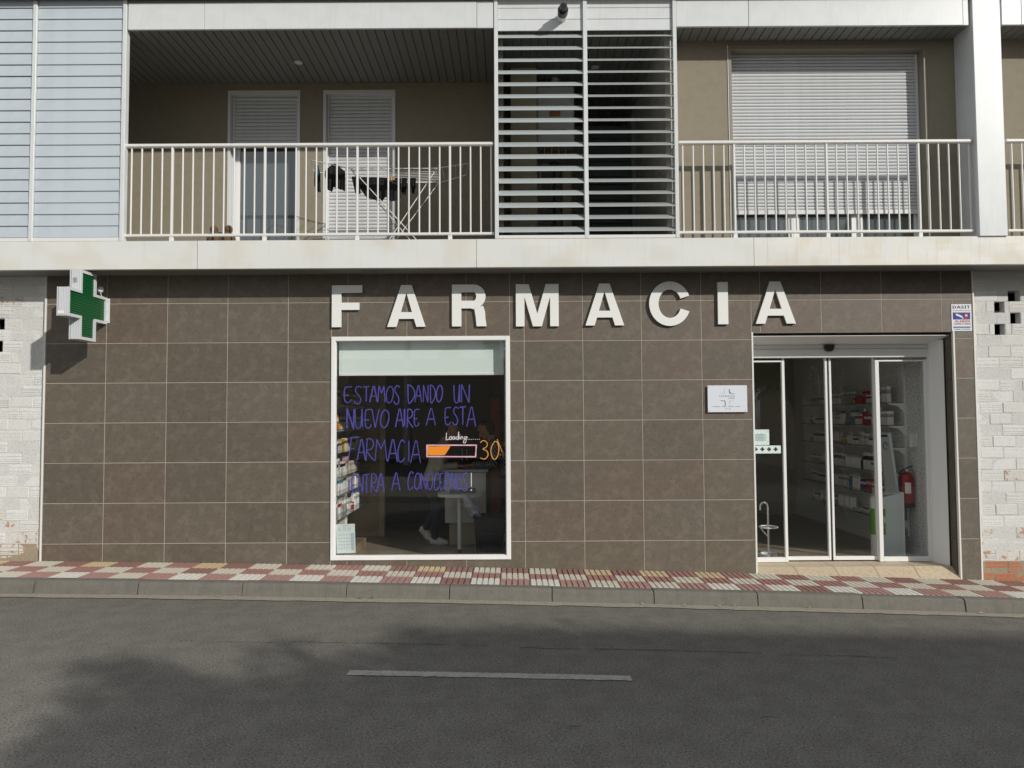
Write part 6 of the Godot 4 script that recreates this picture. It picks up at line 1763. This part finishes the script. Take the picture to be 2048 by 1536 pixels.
func head(c: Vector3, fwd: Vector3, up: Vector3, skin: int) -> Array:
	var r := fwd.cross(up).normalized()
	var pr := []
	pr.append([c + up * 0.035 - fwd * 0.022, c + up * 0.030 + fwd * 0.018, 0.082, 0.076, skin])
	pr.append([c - up * 0.01 + fwd * 0.03, c - up * 0.075 + fwd * 0.055, 0.062, 0.034, skin])
	for s in [-1.0, 1.0]:
		pr.append([c - up * 0.045 + r * s * 0.045 + fwd * 0.0, c - up * 0.080 + fwd * 0.055 + r * s * 0.012, 0.026, 0.020, skin])
		pr.append([c + r * s * 0.080 + up * 0.012 - fwd * 0.004, c + r * s * 0.078 - up * 0.022, 0.014, 0.010, skin])
		pr.append([c + r * s * 0.030 + up * 0.004 + fwd * 0.080, c + r * s * 0.034 + up * 0.004 + fwd * 0.080, 0.0085, 0.0085, 3])
		pr.append([c + r * s * 0.018 + up * 0.024 + fwd * 0.088, c + r * s * 0.046 + up * 0.022 + fwd * 0.076, 0.007, 0.006, 4])
	pr.append([c + up * 0.012 + fwd * 0.092, c - up * 0.026 + fwd * 0.112, 0.009, 0.014, skin])
	pr.append([c - up * 0.055 + fwd * 0.092 + r * 0.018, c - up * 0.055 + fwd * 0.092 - r * 0.018, 0.0075, 0.0075, 5])
	return pr
func figure(called_label: String, base: Vector3, body: Array, hands: Array, hd: Array, hair: Array, cols: Array, stripes: bool) -> void:
	var t := thing("person", called_label, "person", base)
	var b := B.new()
	var paint := func(i: int, p: Vector3) -> Color:
		var c: Color = cols[i]
		if stripes and i == 1:
			var s := fposmod(p.y * 0.55 + p.x * 0.75 + p.z * 0.5, 0.034) / 0.034
			if s < 0.3: c = Color(0.34, 0.36, 0.36)
		return c
	nets(b, body, 0.014, 0.05, paint)
	for h in hands: nets(b, h, 0.0042, 0.008, paint)
	nets(b, hd, 0.0055, 0.022, paint)
	part("body", b, vmat(0.8), t)
	var hb := B.new(); nets(hb, hair, 0.009, 0.03, paint); part("hair", hb, vmat(0.6), t)
func people() -> void:
	var skin := Color(0.42, 0.24, 0.16)
	# --- one leans on the counter from the left: cream top, jeans, white trainers
	var o := Vector3(-1.04, FL, -1.78)
	var cols := [skin, Color(0.46, 0.43, 0.36), Color(0.018, 0.024, 0.045), Color(0.35, 0.33, 0.30), Color(0.03, 0.02, 0.015), Color(0.35, 0.12, 0.10), Color(0.62, 0.61, 0.58), Color(0.022, 0.015, 0.01)]
	var hipc := Vector3(-0.04, 0.86, 0); var chest := Vector3(0.06, 1.20, 0); var neck := Vector3(0.13, 1.37, 0)
	var body := []
	for s in [-1.0, 1.0]:
		body.append([hipc + Vector3(0, 0, s * 0.075), chest + Vector3(-0.02, -0.08, s * 0.06), 0.118, 0.105, 1])
		body.append([chest + Vector3(-0.02, -0.06, s * 0.06), chest + Vector3(0.04, 0.08, s * 0.09), 0.108, 0.085, 1])
		body.append([hipc + Vector3(0, -0.03, s * 0.075), hipc + Vector3(0.0, -0.08, s * 0.08), 0.12, 0.105, 2])
		body.append([chest + Vector3(0.05, 0.09, s * 0.10), chest + Vector3(0.05, 0.09, s * 0.18), 0.065, 0.055, 1])
	body.append([chest + Vector3(0.05, 0.08, 0), neck, 0.07, 0.05, 0])
	body.append([neck, neck + Vector3(0.04, 0.08, 0), 0.05, 0.048, 0])
	# legs: near one straight, far one bent back on its toes
	var kn := Vector3(0.03, 0.47, 0.08); var an := Vector3(0.0, 0.09, 0.07)
	body.append([hipc + Vector3(0, -0.08, 0.08), kn, 0.095, 0.062, 2]); body.append([kn, an, 0.062, 0.045, 2])
	body.append([an + Vector3(-0.03, -0.045, 0), an + Vector3(0.06, -0.05, 0.0), 0.042, 0.042, 6]); body.append([an + Vector3(0.06, -0.05, 0), an + Vector3(0.16, -0.058, 0.01), 0.042, 0.032, 6])
	var kn2 := Vector3(0.02, 0.50, -0.07); var an2 := Vector3(-0.14, 0.20, -0.03)
	body.append([hipc + Vector3(0, -0.08, -0.08), kn2, 0.095, 0.062, 2]); body.append([kn2, an2, 0.062, 0.045, 2])
	body.append([an2 + Vector3(-0.035, -0.02, 0), an2 + Vector3(0.04, -0.10, 0), 0.043, 0.043, 6]); body.append([an2 + Vector3(0.04, -0.10, 0), an2 + Vector3(0.10, -0.155, 0), 0.043, 0.036, 6])
	var hands := []
	for s in [-1.0, 1.0]:
		var sh := chest + Vector3(0.05, 0.08, s * 0.19); var el := Vector3(0.08, 1.03, s * 0.22); var wr := Vector3(0.29, 1.045, s * 0.11)
		body.append([sh, el, 0.058, 0.047, 1]); body.append([el, wr + Vector3(-0.02, 0, 0), 0.047, 0.036, 1]); body.append([wr + Vector3(-0.03, 0, 0), wr + Vector3(0.01, 0, 0), 0.028, 0.026, 0])
		hands.append(hand(wr, Vector3(1, -0.05, -s * 0.35), Vector3(0, -1, 0), s, 0))
	var hc := neck + Vector3(0.075, 0.155, 0)
	var hair := [[hc + Vector3(-0.035, 0.06, 0), hc + Vector3(0.0, 0.055, 0), 0.090, 0.078, 7], [hc + Vector3(-0.055, 0.03, 0), hc + Vector3(-0.07, -0.06, 0), 0.078, 0.050, 7], [hc + Vector3(-0.075, -0.05, 0), hc + Vector3(-0.13, -0.15, 0), 0.035, 0.018, 7]]
	figure("person in cream top, jeans and white trainers leaning over the counter", o, body, hands, head(hc, Vector3(0.86, -0.5, 0).normalized(), Vector3(0.5, 0.86, 0).normalized(), 0), hair, cols, false)
	# --- the other leans in from the right: striped shirt, black trousers
	o = Vector3(-0.10, FL, -1.92)
	cols = [skin, Color(0.040, 0.045, 0.05), Color(0.008, 0.008, 0.009), Color(0.35, 0.33, 0.30), Color(0.02, 0.015, 0.01), Color(0.35, 0.12, 0.10), Color(0.25, 0.25, 0.25), Color(0.02, 0.012, 0.008)]
	hipc = Vector3(0.08, 0.93, 0); chest = Vector3(-0.06, 1.24, 0); neck = Vector3(-0.17, 1.37, 0)
	body = []
	for s in [-1.0, 1.0]:
		body.append([hipc + Vector3(0, 0, s * 0.08), chest + Vector3(0.04, -0.06, s * 0.07), 0.130, 0.120, 1])
		body.append([chest + Vector3(0.04, -0.05, s * 0.07), chest + Vector3(-0.05, 0.05, s * 0.10), 0.120, 0.092, 1])
		body.append([hipc + Vector3(0, -0.05, s * 0.08), hipc + Vector3(0.0, -0.10, s * 0.085), 0.128, 0.11, 2])
		body.append([chest + Vector3(-0.06, 0.06, s * 0.11), chest + Vector3(-0.06, 0.06, s * 0.20), 0.072, 0.06, 1])
		var kn3 := Vector3(0.06 + s * 0.02, 0.49, s * 0.10); var an3 := Vector3(0.10 + s * 0.06, 0.09, s * 0.11)
		body.append([hipc + Vector3(0, -0.09, s * 0.085), kn3, 0.10, 0.066, 2]); body.append([kn3, an3, 0.066, 0.05, 2])
		body.append([an3 + Vector3(0.03, -0.045, 0), an3 + Vector3(-0.06, -0.048, 0), 0.044, 0.044, 6]); body.append([an3 + Vector3(-0.06, -0.048, 0), an3 + Vector3(-0.17, -0.056, 0), 0.044, 0.034, 6])
	body.append([chest + Vector3(-0.06, 0.05, 0), neck, 0.075, 0.055, 1]); body.append([neck, neck + Vector3(-0.05, 0.07, 0), 0.052, 0.05, 0])
	hands = []
	for s in [-1.0, 1.0]:
		var sh := chest + Vector3(-0.06, 0.05, s * 0.21); var el := Vector3(-0.16, 1.06, s * 0.24); var wr := Vector3(-0.42, 1.045, s * 0.10)
		body.append([sh, el, 0.064, 0.052, 1]); body.append([el, wr + Vector3(0.03, 0, 0), 0.052, 0.040, 1]); body.append([wr + Vector3(0.04, 0, 0), wr + Vector3(-0.01, 0, 0), 0.030, 0.028, 0])
		hands.append(hand(wr, Vector3(-1, -0.05, -s * 0.25), Vector3(0, -1, 0), -s, 0))
	hc = neck + Vector3(-0.095, 0.145, 0)
	hair = [[hc + Vector3(0.035, 0.06, 0), hc + Vector3(-0.0, 0.058, 0), 0.090, 0.080, 7], [hc + Vector3(0.055, 0.03, 0), hc + Vector3(0.06, -0.04, 0), 0.078, 0.055, 7]]
	figure("person in dark striped shirt and black trousers leaning over the counter", o, body, hands, head(hc, Vector3(-0.82, -0.57, 0).normalized(), Vector3(-0.57, 0.82, 0).normalized(), 0), hair, cols, true)

# ---------------------------------------------------------------- across the street: what shades the road and what the glass mirrors
func leaf_crown(b: B, c: Vector3, r: Vector3, n: int, size: float) -> void:
	for i in n:
		var d := Vector3(rng.randfn(), rng.randfn(), rng.randfn()).normalized() * pow(rng.randf(), 0.45)
		var p := c + d * r
		var u := Vector3(rng.randfn(), rng.randfn(), rng.randfn()).normalized()
		var w := u.cross(Vector3(rng.randfn(), rng.randfn(), rng.randfn())).normalized()
		var s := size * rr(0.6, 1.3)
		b.quad(p - u * s, p - w * s * 0.5, p + u * s, p + w * s * 0.5)
func tree(at: Vector3, top: float, low: float, r: float, label: String, n: int) -> void: # crown from low to top
	var t := thing("street_tree", label, "tree", at, "trees across the street")
	var b := B.new()
	var cy := (top + low) / 2; var ry := (top - low) / 2
	b.tube([Vector3(0, -0.2, 0), Vector3(0.05, low * 0.6, 0.03), Vector3(-0.03, cy, 0), Vector3(0.04, top - ry * 0.3, 0.05)], [0.15, 0.11, 0.08, 0.02], 8)
	for k in 8:
		var y0 := rr(low * 0.7, cy); var a := TAU * k / 8 + rr(-0.3, 0.3)
		var e := Vector3(cos(a) * r * 0.75, cy + rr(-0.4, 0.6) * ry, sin(a) * r * 0.75)
		b.tube([Vector3(0, y0, 0), Vector3(e.x * 0.4, lerpf(y0, e.y, 0.6), e.z * 0.4), e], [0.055, 0.035, 0.012], 6)
	part("trunk", b, mat(L(0.10, 0.075, 0.05), 0.9), t)
	b = B.new()
	var m := 16
	for k in m:
		var d := Vector3(rng.randfn(), rng.randfn(), rng.randfn()).normalized() * sqrt(rng.randf()) * 0.72
		leaf_crown(b, Vector3(d.x * r, cy + d.y * ry, d.z * r), Vector3(0.42 * r, 0.34 * ry, 0.42 * r), n / m, 0.095)
	leaf_crown(b, Vector3(0, cy, 0), Vector3(0.8 * r, 0.85 * ry, 0.8 * r), n / 3, 0.1)
	var lm := mat(L(0.045, 0.075, 0.022), 0.7); lm.backlight_enabled = true; lm.backlight = L(0.03, 0.05, 0.01)
	part("crown", b, lm, t)
func house(called: String, label: String, x0: float, x1: float, z0: float, z1: float, h: float, c: Color, floors: int, roof: Color) -> void:
	var base := gy((x0 + x1) / 2) - 0.3
	var t := thing(called, label, "building", Vector3(0, base, z0))
	part("wall", sbox(x0, x1, 0, h, 0, z1 - z0), mat(c, 0.9), t)
	part("cornice", sbox(x0 - 0.15, x1 + 0.15, h + 0.002, h + 0.18, -0.15, z1 - z0 + 0.15, 0.02), mat(roof, 0.9), t)
	var n := int((x1 - x0) / 2.6)
	for f in floors:
		for k in n:
			var xc := x0 + (x1 - x0) * (k + 0.5) / n
			var yb := 0.9 + f * 2.9
			if yb + 1.3 > h: continue
			var w := part("window", sbox(xc - 0.55, xc + 0.55, yb, yb + 1.25, -0.03, -0.001, 0.01), M.alu, t)
			part("pane", sbox(xc - 0.48, xc + 0.48, yb + 0.07, yb + 1.18, -0.036, -0.031), mat(L(0.02, 0.025, 0.03), 0.1), w)
			part("sill", sbox(xc - 0.62, xc + 0.62, yb - 0.06, yb - 0.002, -0.1, -0.001, 0.01), M.gutter, w)
func across_street() -> void:
	var b := B.new()
	for i in 40:
		var x0 := -50.0 + i * 2.5; var x1 := x0 + 2.5
		b.quad(Vector3(x0, gy(x0) - 0.02, 12.2), Vector3(x1, gy(x1) - 0.02, 12.2), Vector3(x1, gy(x1) - 0.02, 7.2), Vector3(x0, gy(x0) - 0.02, 7.2))
		b.quad(Vector3(x1, gy(x1) - 0.2, 7.2), Vector3(x0, gy(x0) - 0.2, 7.2), Vector3(x0, gy(x0) - 0.02, 7.2), Vector3(x1, gy(x1) - 0.02, 7.2))
	struct("opposite_pavement", b, M.gutter)
	house("apartment_block", "tan apartment block across the street whose shadow falls on the road", 11.6, 40.0, 14.9, 26.0, 9.07, L(0.20, 0.17, 0.13), 3, L(0.25, 0.22, 0.18))
	house("low_building", "long low building across the street mirrored in the shop window", -34.0, 3.0, 21.0, 30.0, 3.75, L(0.16, 0.14, 0.11), 0, L(0.14, 0.12, 0.10))
	# street trees whose crown tops draw the edge of the shade on the road
	var row := [[-0.3, 1.15, 6.6, 1.5, "tall leafy tree next to the tan apartment block"], [-1.5, 1.6, 6.2, 1.4, "second leafy tree from the tan apartment block"], [-2.3, 2.05, 5.7, 1.2, "third leafy tree from the tan apartment block"], [-2.9, 2.9, 5.2, 1.0, "fourth leafy tree from the tan apartment block"], [-2.7, 3.9, 4.7, 1.0, "lowest leafy tree, at the end of the row across the street"]]
	for q in row:
		var hh: float = q[2]
		var x: float = q[0] + 1.492 * hh; var z: float = q[1] + 1.538 * hh
		tree(Vector3(x, gy(x) - 0.06, z), hh + 0.2, 1.9, q[3], q[4], 5200)
	tree(Vector3(-1.2, gy(-1) - 0.1, 34.0), 7.6, 3.6, 0.6, "slim tree rising behind the low building, next to the lamp post", 700)
	tree(Vector3(-3.4, gy(-3) - 0.1, 36.0), 6.4, 3.4, 1.1, "small round tree rising behind the low building", 700)
	var lp := thing("street_lamp", "tall grey street lamp post across the street", "street lamp", Vector3(-3.75, gy(-3.75) - 0.1, 18.5))
	b = B.new(); b.tube([Vector3(0, 0, 0), Vector3(0, 3.0, 0), Vector3(0, 8.2, 0)], [0.16, 0.13, 0.10], 12); part("post", b, mat(L(0.22, 0.23, 0.23), 0.6), lp)
	b = B.new(); b.tube([Vector3(0, 8.1, 0), Vector3(0, 8.5, -0.5), Vector3(0, 8.6, -1.3)], 0.045, 8); part("arm", b, M.alu, lp)
	part("head", sbox(-0.14, 0.14, 8.52, 8.64, -1.9, -1.25, 0.03), M.alu, lp)
